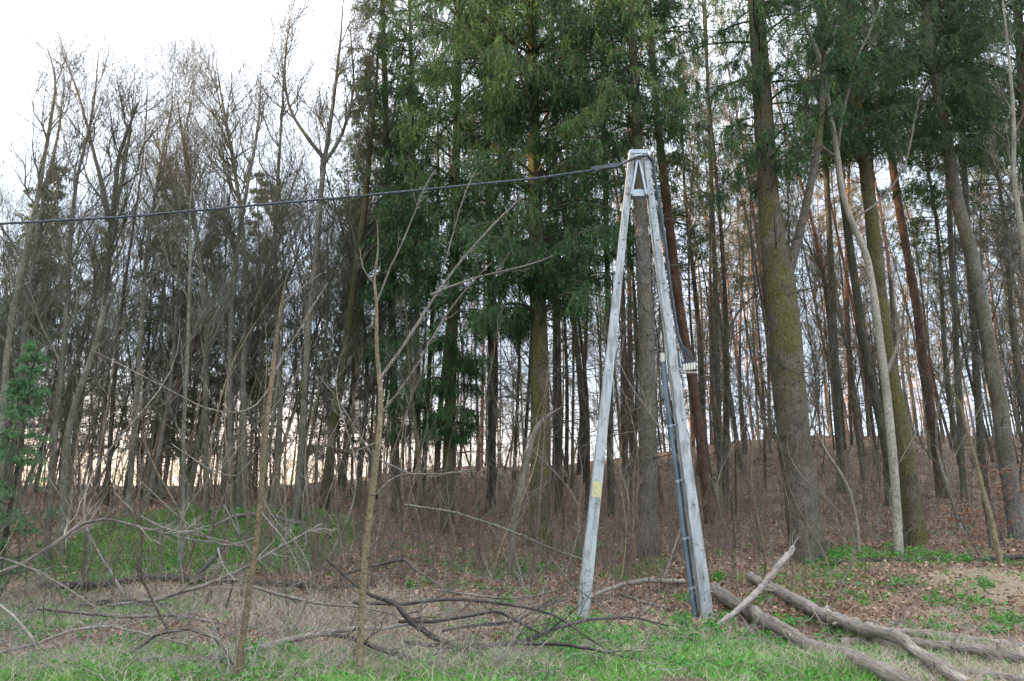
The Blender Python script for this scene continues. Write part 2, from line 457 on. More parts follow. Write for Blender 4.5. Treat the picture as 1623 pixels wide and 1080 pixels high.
def build_herbs():
    rng = np.random.default_rng(21)
    n = 5200; x, y = scatter(rng, n, 7.2, 24)
    right = (x / y > -.1)
    pr = np.where((x / y > .5) & (y < 10), .1, 1) * np.clip(.10 * (y < 18) + .55 * gm(x, y) + .25 * (pn(x, y, 1.9, 9) > .32) * (y < 20), 0, 1)
    k = rng.random(n) < pr; x = x[k]; y = y[k]
    # explicit nettle tufts
    ex = []
    for (px, py, cnt, r) in [(1390, 882, 30, .35), (1300, 890, 26, .3), (1345, 885, 20, .25), (1460, 880, 40, .4), (1505, 888, 24, .3), (1585, 985, 22, .2), (1555, 930, 16, .2), (1580, 1005, 14, .15),
                             (1140, 920, 14, .15), (1135, 1030, 40, .35), (1200, 1015, 25, .25), (740, 935, 10, .2), (800, 960, 8, .15), (1090, 955, 8, .12), (100, 945, 14, .2), (165, 925, 10, .2), (960, 1010, 30, .4), (1040, 1000, 20, .3), (1290, 960, 8, .15), (880, 990, 12, .2), (1500, 945, 10, .2), (640, 870, 14, .3), (900, 880, 12, .25), (1610, 900, 16, .25), (1150, 985, 16, .15), (1085, 990, 14, .12), (930, 985, 18, .2), (900, 1000, 18, .25), (1120, 1000, 10, .1), (1200, 960, 12, .2), (1340, 1015, 16, .3), (1420, 1060, 20, .3), (1480, 1000, 12, .2), (1540, 960, 14, .2), (1250, 990, 12, .2), (1420, 930, 14, .25), (1360, 950, 14, .25), (660, 930, 12, .2), (700, 900, 12, .3), (620, 900, 12, .3), (860, 905, 16, .3), (820, 940, 12, .2), (40, 1010, 18, .3), (200, 1030, 18, .3)]:
        p = G(px, py); ex.append(np.stack([p[0] + rng.normal(size=cnt) * r, p[1] + rng.normal(size=cnt) * r * .8], -1))
    ex = np.vstack(ex); x = np.concatenate([x, ex[:, 0]]); y = np.concatenate([y, ex[:, 1]])
    K = len(x); m = 14
    z = H(x, y); hgt = rng.uniform(.04, .16, K)
    P = np.stack([x, y, z], -1)[:, None, :] + np.stack([rng.normal(size=(K, m)) * .05, rng.normal(size=(K, m)) * .05, rng.random((K, m)) * hgt[:, None]], -1)
    D = rng.normal(size=(K, m, 3)); D[..., 2] = np.abs(D[..., 2]) * .5
    g = Geo(); g.leaves(P.reshape(-1, 3), D.reshape(-1, 3), rng.uniform(.035, .075, K * m), rng.uniform(.02, .04, K * m), rng=rng)
    tag(g.build('ground_herbs', M['herb']), 'low bright green nettles and herbs scattered over the leaf litter', 'herbs', kind='stuff')


build_herbs()


def build_litter():
    rng = np.random.default_rng(31)
    n = 190000; x, y = scatter(rng, n, 8.5, 46)
    pr = np.clip(1 - 1.1 * mask('g', x, y) - .8 * mask('d', x, y) - .8 * mask('s', x, y), .03, 1) * np.where(y < 11, .4, 1)
    pr *= np.clip(.65 + .5 * pn(x, y, 1.3, 4), .1, 1)
    k = rng.random(n) < pr; x = x[k]; y = y[k]; n = len(x)
    P = np.stack([x, y, H(x, y) + rng.uniform(0, .035, n)], -1)
    D = rng.normal(size=(n, 3)); D[:, 2] *= .45
    g = Geo(); g.leaves(P, D, rng.uniform(.04, .085, n) * (1 + y * .012), rng.uniform(.025, .05, n) * (1 + y * .012), rng=rng)
    tag(g.build('leaf_litter', M['leaf_brown']), 'reddish brown fallen leaves covering the bank and the wooded slope', 'leaf litter', kind='stuff')


build_litter()


# ------------------------------------------------------------------ branching
def grow(rng, P0, D0, Ln, n, wig, up):
    B = len(P0); P = np.empty((B, n + 1, 3)); P[:, 0] = P0; d = nrm(D0)
    upv = np.asarray(up, float)
    for k in range(n):
        P[:, k + 1] = P[:, k] + d * (Ln / n)[:, None]
        d = d + rng.normal(size=(B, 3)) * wig
        if upv.ndim == 1 and len(upv) == n: d[:, 2] += upv[k]
        else: d[:, 2] += upv
        d = nrm(d)
    return P


def taper(B, n, r0, r1):
    t = np.linspace(0, 1, n + 1)[None]
    return np.asarray(r0)[:, None] * (1 - t) + np.asarray(r1)[:, None] * t * np.ones((B, 1))


def kids(rng, P, R, k, t0, t1, ang, angs, upb=0., horiz=False, tpow=1.):
    B, n1, _ = P.shape
    b = np.repeat(np.arange(B), k); N = len(b)
    t = (t0 + (t1 - t0) * rng.random(N) ** tpow) * (n1 - 1); i = np.minimum(t.astype(int), n1 - 2); f = (t - i)[:, None]
    p = P[b, i] * (1 - f) + P[b, i + 1] * f
    r = R[b, i] * (1 - f[:, 0]) + R[b, i + 1] * f[:, 0]
    T = nrm(P[b, i + 1] - P[b, i])
    q = rng.normal(size=(N, 3))
    if horiz: q[:, 2] *= .15
    q = nrm(q - T * np.sum(q * T, -1, keepdims=True))
    a = rng.normal(ang, angs, N)[:, None]
    d = T * np.cos(a) + q * np.sin(a); d[:, 2] += upb
    return p, nrm(d), r, t / (n1 - 1)


def trunk_path(pts, rad, n=24, rng=None, jit=.0):
    pts = np.asarray(pts, float); s = np.concatenate([[0], np.cumsum(np.linalg.norm(np.diff(pts, axis=0), axis=1))])
    u = np.linspace(0, s[-1], n)
    # smooth the corners by sampling a Catmull-like blend
    fine = np.stack([np.interp(u, s, pts[:, k]) for k in range(3)], -1)
    for _ in range(2): fine[1:-1] = fine[1:-1] * .5 + (fine[:-2] + fine[2:]) * .25
    r = np.interp(u, s, rad)
    if rng is not None: r = r * (1 + rng.normal(size=n) * .03)
    if jit and rng is not None: fine[1:] += np.cumsum(rng.normal(size=(n - 1, 3)) * jit, 0) * np.array([1, 1, 0])
    return fine, r


def bare_crown(rng, g, P, R, t0=.3, n1=22, L1=3.0, n2=7, n3=6, ang=.65, up=.10, keys=0, m=0, wig=.075, mk=1, tw=1.0, rmin=.0035):
    """branches, twigs and finest twigs of a leafless tree on trunk P,R (1,n,3)"""
    P = P[None]; R = R[None]; B = n1
    p, d, r, t = kids(rng, P, R, n1, t0, .99, ang, .16, .12)
    ln = L1 * (1.15 - t * .75) * rng.uniform(.55, 1.25, n1)
    P1 = grow(rng, p, d, ln, 7, wig, up); R1 = taper(n1, 7, np.minimum(r * .52, ln * .011 + .005), np.full(n1, rmin))
    w1 = rng.normal(size=(n1, 1, 3)) * .05 * np.sin(np.linspace(0, 3 * PI, 8))[None, :, None] * ln[:, None, None] * .4; P1 = P1 + w1
    g.tubes(P1, R1, 5, m)
    p, d, r, t = kids(rng, P1, R1, n2, .15, .98, .6, .2, .18)
    ln = L1 * .36 * (1.2 - t * .6) * rng.uniform(.5, 1.2, len(p)) * tw
    P2 = grow(rng, p, d, ln, 5, wig * 1.1, up); R2 = taper(len(p), 5, np.minimum(r * .6, .014), np.full(len(p), rmin * .8))
    g.tubes(P2, R2, 4, m)
    if n3:
        p, d, r, t = kids(rng, P2, R2, n3, .1, 1, .6, .22, .12)
        ln = L1 * .15 * rng.uniform(.5, 1.3, len(p)) * tw
        P3 = grow(rng, p, d, ln, 3, wig * 1.2, up); R3 = taper(len(p), 3, np.minimum(r * .7, .006), np.full(len(p), rmin * .7))
        g.tubes(P3, R3, 3, m)
        if keys:
            e = P3[:, -1]; e = e[rng.random(len(e)) < keys]
            e = np.repeat(e, 4, 0) + rng.normal(size=(len(e) * 4, 3)) * .04
            D = rng.normal(size=e.shape); D[:, 2] -= .8
            g.leaves(e, D, rng.uniform(.03, .07, len(e)), .018, mk, rng)


def dead_twigs(rng, g, P, R, n, t0, t1, L1, m=0, k2=5, down=-.05):
    P = P[None]; R = R[None]
    p, d, r, t = kids(rng, P, R, n, t0, t1, 1.45, .2, 0, True)
    ln = L1 * rng.uniform(.35, 1.2, n)
    P1 = grow(rng, p, d, ln, 6, .13, down); R1 = taper(n, 6, np.minimum(r * .4, .010 + ln * .005), np.full(n, .003))
    g.tubes(P1, R1, 4, m)
    if k2:
        p, d, r, t = kids(rng, P1, R1, k2, .25, 1, .8, .25, 0)
        ln = L1 * .3 * rng.uniform(.4, 1.2, len(p))
        P2 = grow(rng, p, d, ln, 4, .16, down); R2 = taper(len(p), 4, np.minimum(r * .7, .006), np.full(len(p), .002))
        g.tubes(P2, R2, 3, m)


def spruce_crown(rng, gb, gf, P, R, t0, t1, n1, L0, L1, ks=16, kl=16, leaf=(.05, .12), wl=.0135, whorl=.62, droop=1.0, nh=5, hang=.5, az=None, fm=0, front=.5):
    """drooping boughs: gb gets the wood, gf the needles; branch length runs from L0 at t0 to L1 at t1"""
    P = P[None]; R = R[None]
    p, d, r, t = kids(rng, P, R, n1, t0, t1, 1.35, .12, .10, True)
    else_front = rng.random(n1) < front
    d[:, 1] = np.where(else_front, -np.abs(d[:, 1]), d[:, 1])
    if az is not None:
        a = rng.normal(az[0], az[1], n1); d = nrm(np.stack([np.cos(a), np.sin(a), d[:, 2]], -1))
    # boughs spring from whorls: pull their origins to shared levels
    hgt = P[0, -1, 2] - P[0, 0, 2]; lev = np.round(t * hgt / whorl) * whorl / hgt; tq = np.where(rng.random(n1) < .8, lev, t).clip(0, 1)
    k_ = tq * (P.shape[1] - 1.001); i_ = k_.astype(int); f_ = (k_ - i_)[:, None]; p = P[0][i_] * (1 - f_) + P[0][i_ + 1] * f_
    ln = (L0 + (L1 - L0) * (t - t0) / max(t1 - t0, 1e-3)) * rng.uniform(.5, 1.2, n1)
    up = np.array([-.14, -.20, -.16, -.05, .10, .16]) * droop
    P1 = grow(rng, p, d, ln, 6, .06, up); R1 = taper(n1, 6, np.minimum(r * .35, .012 + ln * .011), np.full(n1, .005))
    gb.tubes(P1, R1, 5, 0)
    # side shoots in the plane of the bough, then hanging strands
    p, dd, r, tt = kids(rng, P1, R1, ks, .18, 1, .95, .2, -.05, True)
    l2 = ln.repeat(ks) * .28 * (1.25 - tt) * rng.uniform(.6, 1.2, len(p)) + .12
    P2 = grow(rng, p, dd, l2, 4, .08, -.10); R2 = taper(len(p), 4, np.full(len(p), .006), np.full(len(p), .002))
    gb.tubes(P2, R2, 3, 0)
    p, dd, r, tt = kids(rng, P2, R2, nh, .05, 1, 1.0, .3, -1.5)
    l3 = hang * rng.uniform(.2, 1.0, len(p)) * np.minimum(1, .25 + ln.repeat(ks).repeat(nh) / 1.5)
    P3 = grow(rng, p, dd, l3, 3, .06, -.35)
    gb.tubes(P3, taper(len(p), 3, np.full(len(p), .003), np.full(len(p), .0015)), 3, 0)
    # needles along strands and shoots
    for PP, k, sp in ((P3, kl // 2 + 2, .28), (P2, kl, .5)):
        B = len(PP); b = np.repeat(np.arange(B), k); s = rng.random(len(b)) * (PP.shape[1] - 1.001); i = s.astype(int); f = (s - i)[:, None]
        q = PP[b, i] * (1 - f) + PP[b, i + 1] * f; T = nrm(PP[b, i + 1] - PP[b, i])
        D = T + rng.normal(size=T.shape) * sp
        gf.leaves(q, D, rng.uniform(leaf[0], leaf[1], len(b)), wl * rng.uniform(.7, 1.3, len(b)), fm, rng)


def pine_crown(rng, gb, gf, P, R, t0, n1, L1, tufts=7, k=46):
    P = P[None]; R = R[None]
    p, d, r, t = kids(rng, P, R, n1, t0, 1, 1.1, .2, .2)
    ln = L1 * (1.2 - .7 * (t - t0) / (1 - t0)) * rng.uniform(.5, 1.2, n1)
    P1 = grow(rng, p, d, ln, 6, .14, .08); R1 = taper(n1, 6, np.minimum(r * .5, .05), np.full(n1, .008))
    gb.tubes(P1, R1, 5, 0)
    p, d, r, t = kids(rng, P1, R1, tufts, .3, 1, .7, .25, .15)
    l2 = rng.uniform(.3, .8, len(p)); P2 = grow(rng, p, d, l2, 3, .15, .1); R2 = taper(len(p), 3, np.full(len(p), .010), np.full(len(p), .004))
    gb.tubes(P2, R2, 3, 0)
    for e in (P2[:, -1], P2[:, 2]):
        q = np.repeat(e, k, 0) + rng.normal(size=(len(e) * k, 3)) * .10
        D = rng.normal(size=q.shape); D[:, 2] += .4
        gf.leaves(q, D, rng.uniform(.08, .16, len(q)), .018, 0, rng)


# ------------------------------------------------------------------ hero trees, traced from base to top
def pxpath(pts, Y):
    """pts: (px, py, width px); Y distance"""
    P = np.array([at(a[0], a[1], Y) for a in pts]); D = np.linalg.norm(P - np.array([0, 0, CAMZ]), axis=1)
    ws = np.interp(range(len(pts)), [k for k, a in enumerate(pts) if len(a) > 2], [a[2] for a in pts if len(a) > 2])
    dep = P[:, 1] * cth + (P[:, 2] - CAMZ) * sth
    return P, ws * dep / F / 2


def hero(name, label, pts, Y=None, cat='tree', mat_='bark_grey', n=30, seed=0, flare=1.0, group=None, sides=14, rough=.0):
    base = G(pts[0][0], pts[0][1])
    if Y is None: Y = base[1]
    P, R = pxpath(pts, Y)
    if 'spruce' in name: R = R * .9; flare = 1 + (flare - 1) * .5
    if pts[-1][1] > -30: R[-1] = .004
    rng = np.random.default_rng(seed + 1000)
    gz = float(H(P[0, 0], P[0, 1]))
    root = empty(name, (P[0, 0], P[0, 1], gz), label=label, cat=cat, group=group)
    P = P - np.array([P[0, 0], P[0, 1], gz]); P[0, 2] = min(P[0, 2], -.08); P = np.vstack([P[:1] - [0, 0, .45], P]); R = np.concatenate([R[:1], R])
    fp, fr = trunk_path(P, R, n, rng, rough)
    if flare > 1: fr = fr * (1 + (flare - 1) * np.exp(-np.maximum(fp[:, 2], 0) / .22))
    g = Geo()
    if sides >= 12:
        # an uneven, knotted bole
        g.tubes(fp, fr, sides)
        v = g.v[0].reshape(n, sides, 3); a = np.arange(sides)[None] * 2 * PI / sides
        lob = 1 + .07 * np.sin(a * 3 + seed) * np.exp(-np.maximum(fp[:, 2:3], 0) / .8) * 2 + rng.normal(size=(n, sides)) * .025
        v = fp[:, None] + (v - fp[:, None]) * lob[..., None]; g.v[0] = v.reshape(-1, 3)
    else: g.tubes(fp, fr, sides)
    g.build('trunk', M[mat_], root)
    return root, fp, fr, rng, Y


def tp(root, P, py):
    """fraction along the trunk P that lies at photo row py"""
    y = scr(P + np.array(root.location))[1]
    return float(np.interp(-py, -y, np.linspace(0, 1, len(P))))


def stubs(rng, root, P, R, n, t0, t1, L, m='bark_mossy', name='branch_stub'):
    g = Geo(); p, d, r, t = kids(rng, P[None], R[None], n, t0, t1, 1.4, .2, .1, True)
    d[:, 1] = -np.abs(d[:, 1]); ln = L * rng.uniform(.4, 1.3, n) + r
    Q = grow(rng, p, d, ln, 3, .12, -.05); RR = taper(n, 3, np.full(n, .035), np.full(n, .012)); RR[:, 0] = .06
    g.tubes(Q, RR, 6); return g.build(name, M[m], root)


# --- the big grey spruce right of the pole, with its second stem
root, P, R, rng, Y = hero('spruce_tree', 'thickest grey mossy spruce trunk right of the concrete pole, forking near mid height', [(1278, 880, 62), (1270, 790, 57), (1256, 680, 56), (1247, 565, 54), (1243, 500, 52), (1236, 440, 50), (1224, 385, 42), (1217, 300, 36), (1205, 100, 30), (1198, 0, 27), (1188, -150, 22), (1180, -300, 14)], mat_='bark_spruce', n=46, seed=1, flare=1.25)
stubs(rng, root, P, R, 40, .10, .55, .07)
f = at(1240, 455, Y) - np.array(root.location); pts = [f]
for a in [(1257, 415), (1268, 370), (1281, 310), (1295, 250), (1303, 180), (1306, 80), (1310, -60)]: pts.append(at(a[0], a[1], Y - .15) - np.array(root.location))
fp, fr = trunk_path(pts, np.array([.15, .12, .10, .09, .085, .075, .06, .04]), 18, rng)
g = Geo(); g.tubes(fp, fr, 10); g.build('second_stem', M['bark_spruce'], root)
gb, gf = Geo(), Geo()
dead_twigs(rng, gb, P, R, 40, .2, .55, 1.7, k2=7)
t = tp(root, P, 300)
spruce_crown(rng, gb, gf, P, R, t, .8, 60, 1.7, 2.3, ks=13, kl=14)
spruce_crown(rng, gb, gf, fp, fr, .45, .98, 24, 1.3, 1.5, ks=10, kl=14)
gb.build('branches', M['twig_dark'], root); gf.build('foliage', M['needle'], root)

# --- grey spruce right behind the pole
root, P, R, rng, Y = hero('spruce_tree', 'straight grey spruce trunk standing right behind the concrete pole, between its legs', [(1026, 884, 38), (1027, 800, 34), (1027, 690, 31), (1026, 560, 29), (1021, 440, 26), (1015, 330, 22), (1010, 200, 18), (1003, 80, 15), (996, -80, 11), (990, -250, 6)], mat_='bark_spruce_grey', n=44, seed=2, flare=1.25)
stubs(rng, root, P, R, 14, .05, .5, .06, 'bark_spruce_grey')
gb, gf = Geo(), Geo()
dead_twigs(rng, gb, P, R, 44, .12, .5, 1.5, k2=6)
t = tp(root, P, 230)
spruce_crown(rng, gb, gf, P, R, t, .85, 84, 1.7, 2.2, ks=14, kl=16, front=.5)
gb.build('branches', M['twig'], root); gf.build('foliage', M['needle'], root)

# --- the mossy spruce left of the pole with the big hanging crown
root, P, R, rng, Y = hero('spruce_tree', 'mossy dark spruce left of the pole carrying the largest hanging green crown', [(857, 868, 42), (857, 780, 36), (857, 700, 34), (855, 540, 31), (852, 450, 28), (848, 300, 24), (845, 150, 20), (842, 0, 17), (838, -200, 11), (836, -380, 4)], mat_='bark_mossy', n=44, seed=3, flare=1.2)
gb, gf = Geo(), Geo()
dead_twigs(rng, gb, P, R, 44, .10, .34, 1.9, k2=8)
t, t2 = tp(root, P, 500), tp(root, P, -80)
spruce_crown(rng, gb, gf, P, R, t, t2, 150, 2.6, 3.3, ks=18, kl=18, hang=.6, front=.6)
spruce_crown(rng, gb, gf, P, R, t, t2, 34, .9, 1.2, ks=12, kl=18, hang=.6, front=1)
spruce_crown(rng, gb, gf, P, R, t2, .9, 30, 2.9, 2.0, ks=12, kl=12, hang=.55)
gb.build('branches', M['twig_dark'], root); gf.build('foliage', M['needle'], root)

# --- spruce directly behind that crown, filling it towards the left
root, P, R, rng, Y = hero('spruce_tree', 'spruce with foliage hanging low to the ground left of the mossy spruce', [(708, 838, 24), (712, 700, 21), (716, 560, 19), (720, 400, 17), (724, 200, 14), (728, 0, 11), (732, -200, 5)], Y=18.5, mat_='bark_mossy', n=40, seed=4)
gb, gf = Geo(), Geo()
dead_twigs(rng, gb, P, R, 30, .1, .5, 1.2, k2=6)
t, t2 = tp(root, P, 690), tp(root, P, 430)
spruce_crown(rng, gb, gf, P, R, t, t2, 60, .8, 1.9, ks=11, kl=17)
spruce_crown(rng, gb, gf, P, R, t2, .85, 110, 2.2, 2.4, ks=15, kl=18)
gb.build('branches', M['twig_dark'], root); gf.build('foliage', M['needle'], root)

# --- thin, twiggy spruce at the left end of the green crowns
root, P, R, rng, Y = hero('spruce_tree', 'thin twiggy grey-green spruce at the left edge of the green crowns', [(628, 830, 16), (624, 600, 14), (618, 400, 13), (612, 200, 11), (606, 0, 8), (602, -120, 4)], Y=21, mat_='bark_dark', n=36, seed=5)
gb, gf = Geo(), Geo()
dead_twigs(rng, gb, P, R, 110, .15, .95, 1.4, k2=9, down=-.12)
spruce_crown(rng, gb, gf, P, R, tp(root, P, 600), .98, 130, 1.6, 1.2, ks=11, kl=14, hang=.4)
gb.build('branches', M['twig_dark'], root); gf.build('foliage', M['needle_dull'], root)

# --- red pine whose trunk crosses behind the right leg
root, P, R, rng, Y = hero('pine_tree', 'reddish pine trunk rising just right of the pole top, behind the hanging cable', [(1124, 800, 17), (1104, 640, 15), (1085, 540, 15), (1068, 420, 15), (1058, 330, 14), (1046, 230, 12), (1033, 80, 10), (1020, -80, 9), (1012, -200, 5)], mat_='bark_pine_top', Y=19, n=40, seed=6)
gb, gf = Geo(), Geo()
dead_twigs(rng, gb, P, R, 30, .2, .8, 1.0, k2=4)
spruce_crown(rng, gb, gf, P, R, tp(root, P, 330), .98, 40, 1.2, 1.7, ks=10, kl=14)
gb.build('branches', M['twig_dark'], root); gf.build('foliage', M['needle_dark'], root)

# --- right hand spruces
def tall_spruce(label, pts, Y, mt, seed, dead=(30, .1, .6, 1.2), cr=(250, 70, 1.8, 2.4), nm='needle_dark', n=40, ks=13, kl=15, flare=1.2):
    if Y > 19.5: pts = [(a[0], a[1], a[2] * .74) for a in pts]
    root, P, R, rng, Y = hero('spruce_tree', label, pts, Y=Y, mat_=mt, n=n, seed=seed, flare=flare)
    gb, gf = Geo(), Geo()
    dead_twigs(rng, gb, P, R, dead[0], dead[1], dead[2], dead[3], k2=6)
    spruce_crown(rng, gb, gf, P, R, tp(root, P, cr[0]), .88, cr[1], cr[2], cr[3], ks=ks, kl=kl)
    gb.build('branches', M['twig_dark'], root); gf.build('foliage', M[nm], root)
    return root, P, R, rng


tall_spruce('dark mossy spruce trunk just right of the pale sapling stem', [(1452, 862, 34), (1440, 760, 30), (1430, 690, 29), (1416, 620, 27), (1396, 500, 25), (1383, 350, 22), (1368, 250, 20), (1350, 100, 17), (1338, -50, 14), (1326, -240, 7)], 17, 'bark_mossy', 7, cr=(270, 84, 1.9, 2.5))
tall_spruce('slim nearly black trunk touching the mossy spruce on its left side', [(1432, 842, 15), (1400, 690, 15), (1372, 560, 14), (1348, 400, 13), (1328, 250, 12), (1310, 100, 10), (1295, -100, 6)], 19, 'bark_dark', 8, cr=(250, 50, 1.5, 1.9))
r5, P5, R5, rng5 = tall_spruce('leaning greenish spruce trunk at the right edge with dark layered boughs', [(1616, 872, 30), (1606, 800, 27), (1596, 740, 25), (1585, 640, 25), (1565, 540, 23), (1545, 420, 22), (1511, 300, 20), (1502, 220, 18), (1478, 100, 15), (1465, 0, 13), (1445, -200, 7)], 17.5, 'bark_spruce_grey', 9, cr=(260, 100, 2.0, 2.7))
gb, gf = Geo(), Geo()
spruce_crown(rng5, gb, gf, P5, R5, .42, .55, 5, 1.7, 1.7, ks=16, kl=18, hang=.15, az=(PI * 1.02, .5), droop=.5)
gb.build('low_boughs', M['twig_dark'], r5); gf.build('low_foliage', M['needle_dark'], r5)

root, P, R, rng, Y = hero('pine_tree', 'reddish pine on the slope between the mossy spruce and the leaning one', [(1496, 806, 19), (1484, 700, 16), (1466, 600, 14), (1456, 500, 13), (1437, 400, 12), (1420, 300, 11), (1403, 180, 10), (1388, 0, 8), (1375, -150, 4)], mat_='bark_pine', Y=23, n=36, seed=10)
gb, gf = Geo(), Geo(); dead_twigs(rng, gb, P, R, 36, .2, .8, 1.3, k2=5); pine_crown(rng, gb, gf, P, R, .72, 14, 2.0)
gb.build('branches', M['twig_dark'], root); gf.build('foliage', M['needle_pine_sunlit'], root)

tall_spruce('tall dark spruce with green boughs at the top right corner', [(1660, 850, 26), (1650, 600, 23), (1638, 400, 20), (1622, 150, 16), (1612, 0, 13), (1600, -200, 6)], 19, 'bark_pine', 11, cr=(300, 96, 2.2, 2.7))
tall_spruce('mid-distance spruce filling the gap right of the big forked spruce', [(1335, 800, 18), (1325, 600, 16), (1316, 400, 14), (1306, 200, 12), (1298, 0, 9), (1290, -160, 4)], 24, 'bark_dark', 12, cr=(280, 80, 2.0, 2.6))
tall_spruce('spruce with a light green crown right above the pole top', [(968, 836, 16), (966, 600, 15), (962, 400, 13), (957, 200, 11), (952, 0, 9), (948, -140, 4)], 20.5, 'bark_dark', 13, dead=(30, .1, .5, 1.2), cr=(430, 120, 1.5, 2.4), nm='needle')
tall_spruce('dark spruce deep behind the mossy spruce, trunk half hidden by it', [(886, 822, 20), (884, 600, 18), (882, 400, 15), (878, 200, 12), (874, 0, 9), (870, -140, 4)], 22, 'bark_dark', 14, cr=(520, 130, 1.8, 2.6))
tall_spruce('green spruce with foliage reaching low, behind the forked foreground sapling', [(664, 822, 16), (662, 640, 15), (660, 480, 13), (656, 300, 11), (652, 120, 9), (648, -40, 7), (646, -160, 4)], 20, 'bark_dark', 18, dead=(40, .06, .4, 1.3), cr=(700, 150, 1.2, 2.2), nm='needle')
tall_spruce('green spruce standing between the low hanging spruce and the mossy spruce', [(782, 830, 17), (780, 640, 16), (777, 480, 14), (774, 300, 12), (770, 120, 10), (767, -60, 7), (765, -180, 4)], 20.5, 'bark_dark', 19, dead=(40, .06, .4, 1.3), cr=(560, 120, 1.4, 2.4), nm='needle')
tall_spruce('dark spruce whose boughs fill the gap above the pale sapling', [(1408, 812, 15), (1398, 600, 14), (1388, 400, 12), (1378, 200, 10), (1368, 0, 8), (1360, -140, 4)], 22, 'bark_dark', 20, cr=(230, 96, 2.0, 2.7))
tall_spruce('dark spruce crown at the top right between the reddish pine and the leaning spruce', [(1528, 812, 15), (1518, 600, 14), (1508, 400, 12), (1498, 200, 10), (1488, 0, 8), (1480, -140, 4)], 21, 'bark_dark', 21, cr=(240, 100, 2.2, 2.8))
tall_spruce('spruce seen between the pole top and the big forked spruce trunk', [(1142, 790, 14), (1138, 600, 13), (1132, 400, 11), (1124, 200, 9), (1117, 0, 7), (1112, -120, 3)], 26, 'bark_dark', 15, dead=(26, .2, .6, 1.2), cr=(330, 56, 1.4, 2.0), nm='needle')
tall_spruce('very dark spruce standing among the trunks right of the leaning one', [(1560, 800, 18), (1548, 600, 16), (1536, 400, 14), (1524, 200, 12), (1512, 0, 9), (1500, -160, 4)], 25, 'bark_dark', 16, cr=(270, 100, 2.0, 2.8))

# --- pale sapling with light bark on the bank
root, P, R, rng, Y = hero('ash_sapling', 'slender pale-barked sapling bending left up the whole height right of the big spruce', [(1422, 868, 15), (1421, 800, 14), (1413, 700, 14), (1404, 610, 13), (1397, 560, 12), (1390, 500, 12), (1374, 400, 10), (1347, 350, 9), (1334, 300, 9), (1328, 250, 9), (1314, 170, 8), (1302, 100, 7), (1282, 50, 6), (1255, 0, 5), (1235, -60, 3)], mat_='bark_pale', Y=15.2, n=52, seed=17, sides=10, cat='sapling')
g = Geo()
for path in ([(1405, 590, 7), (1420, 565), (1428, 530), (1427, 495), (1421, 455, 3), (1430, 400, 2)], [(1328, 235, 6), (1334, 180), (1345, 150), (1352, 100), (1388, 35), (1400, 0, 2)], [(1314, 172, 5), (1290, 140), (1262, 100), (1240, 70, 2)], [(1328, 250, 5), (1305, 235), (1290, 190), (1275, 120, 2)],
             [(1346, 350, 4), (1400, 320), (1440, 260), (1460, 150, 2)], [(1300, 96, 5), (1330, 60), (1345, 0, 2)]):
    a, b = pxpath(path, 15.2); a = a - np.array(root.location); a[:, 1] += np.linspace(0, rng.uniform(-.7, .7), len(a)); a, b = trunk_path(a, b, 12, rng, .01)
    g.tubes(a, b, 6); bare_crown(rng, g, a, b, .3, 7, .9, 4, 3, keys=.25, m=0, mk=1, rmin=.003)
g.build('branches', [M['bark_pale'], M['keys']], root)


# --- leafless hero trees
def bare_hero(label, pts, Y, mt='bark_grey', seed=0, name='bare_tree', n1=24, L1=2.4, n2=7, n3=5, t0=.35, keys=0., extra=(), n=34, tm='twig', ang=.6, up=.1, cat='tree', group=None):
    if name == 'bare_tree':
        pts = [(a[0], a[1], a[2] * .70) for a in pts]; n1 = int(n1 * .62); L1 *= 1.55; ang = .50; up = .05; t0 -= .05; n2 = 11; n3 = 6
    root, P, R, rng, Y = hero(name, label, pts, Y=Y, mat_=mt, n=n, seed=seed, sides=10, cat=cat, group=group, rough=.006)
    g = Geo()
    bare_crown(rng, g, P, R, t0, n1, L1, n2, n3, keys=keys, ang=ang, up=up)
    for path in extra:
        a, b = pxpath(path, Y); a = a - np.array(root.location); a[:, 1] += np.linspace(0, rng.uniform(-1, 1), len(a)); a, b = trunk_path(a, b, 16, rng, .008)
        g.tubes(a, b, 7); bare_crown(rng, g, a, b, .2, max(6, n1 // 2), L1 * .6, n2, n3, keys=keys, up=up)
    g.build('branches', [M[tm], M['keys']], root)
    return root


bare_hero('bare tree at the far left, bending right and then up past the cable', [(2, 830, 16), (5, 640, 14), (15, 540, 13), (30, 450, 12), (44, 390, 11), (62, 300, 9), (78, 200, 7), (92, 130, 5), (70, 60, 3)], 17, seed=31, n1=26, keys=.5, L1=2.2)
bare_hero('slimmer bare stem right of the far left tree, leaning right', [(28, 830, 12), (32, 600, 11), (45, 450, 10), (65, 330, 8), (90, 220, 6), (104, 120, 3)], 18, seed=32, n1=22, keys=.4)
bare_hero('straight bare stem left of the forked leaning tree', [(78, 868, 14), (84, 740, 12), (93, 640, 11), (104, 510, 10), (111, 400, 9), (122, 290, 7), (150, 180, 5), (162, 60, 3)], 15.5, seed=33, n1=24, keys=.5)
bare_hero('greenish bare tree leaning right that forks where the cable passes', [(98, 865, 17), (105, 700, 14), (118, 640, 14), (150, 550, 13), (165, 480, 12), (171, 400, 12), (176, 345, 11), (190, 290, 8), (205, 200, 5), (212, 120, 3)], 16, seed=34, n1=26, keys=.3,
          extra=[[(173, 350, 9), (158, 290), (140, 240), (118, 150), (88, 70, 2)], [(180, 330, 8), (200, 260), (240, 190, 3)]])
bare_hero('thin grey upright stem standing on the green mound', [(286, 905, 11), (289, 800, 10), (290, 700, 9), (297, 560, 8), (301, 430, 7), (300, 350, 5), (305, 270, 3)], 14.6, seed=35, n1=18, L1=1.5, keys=.0)
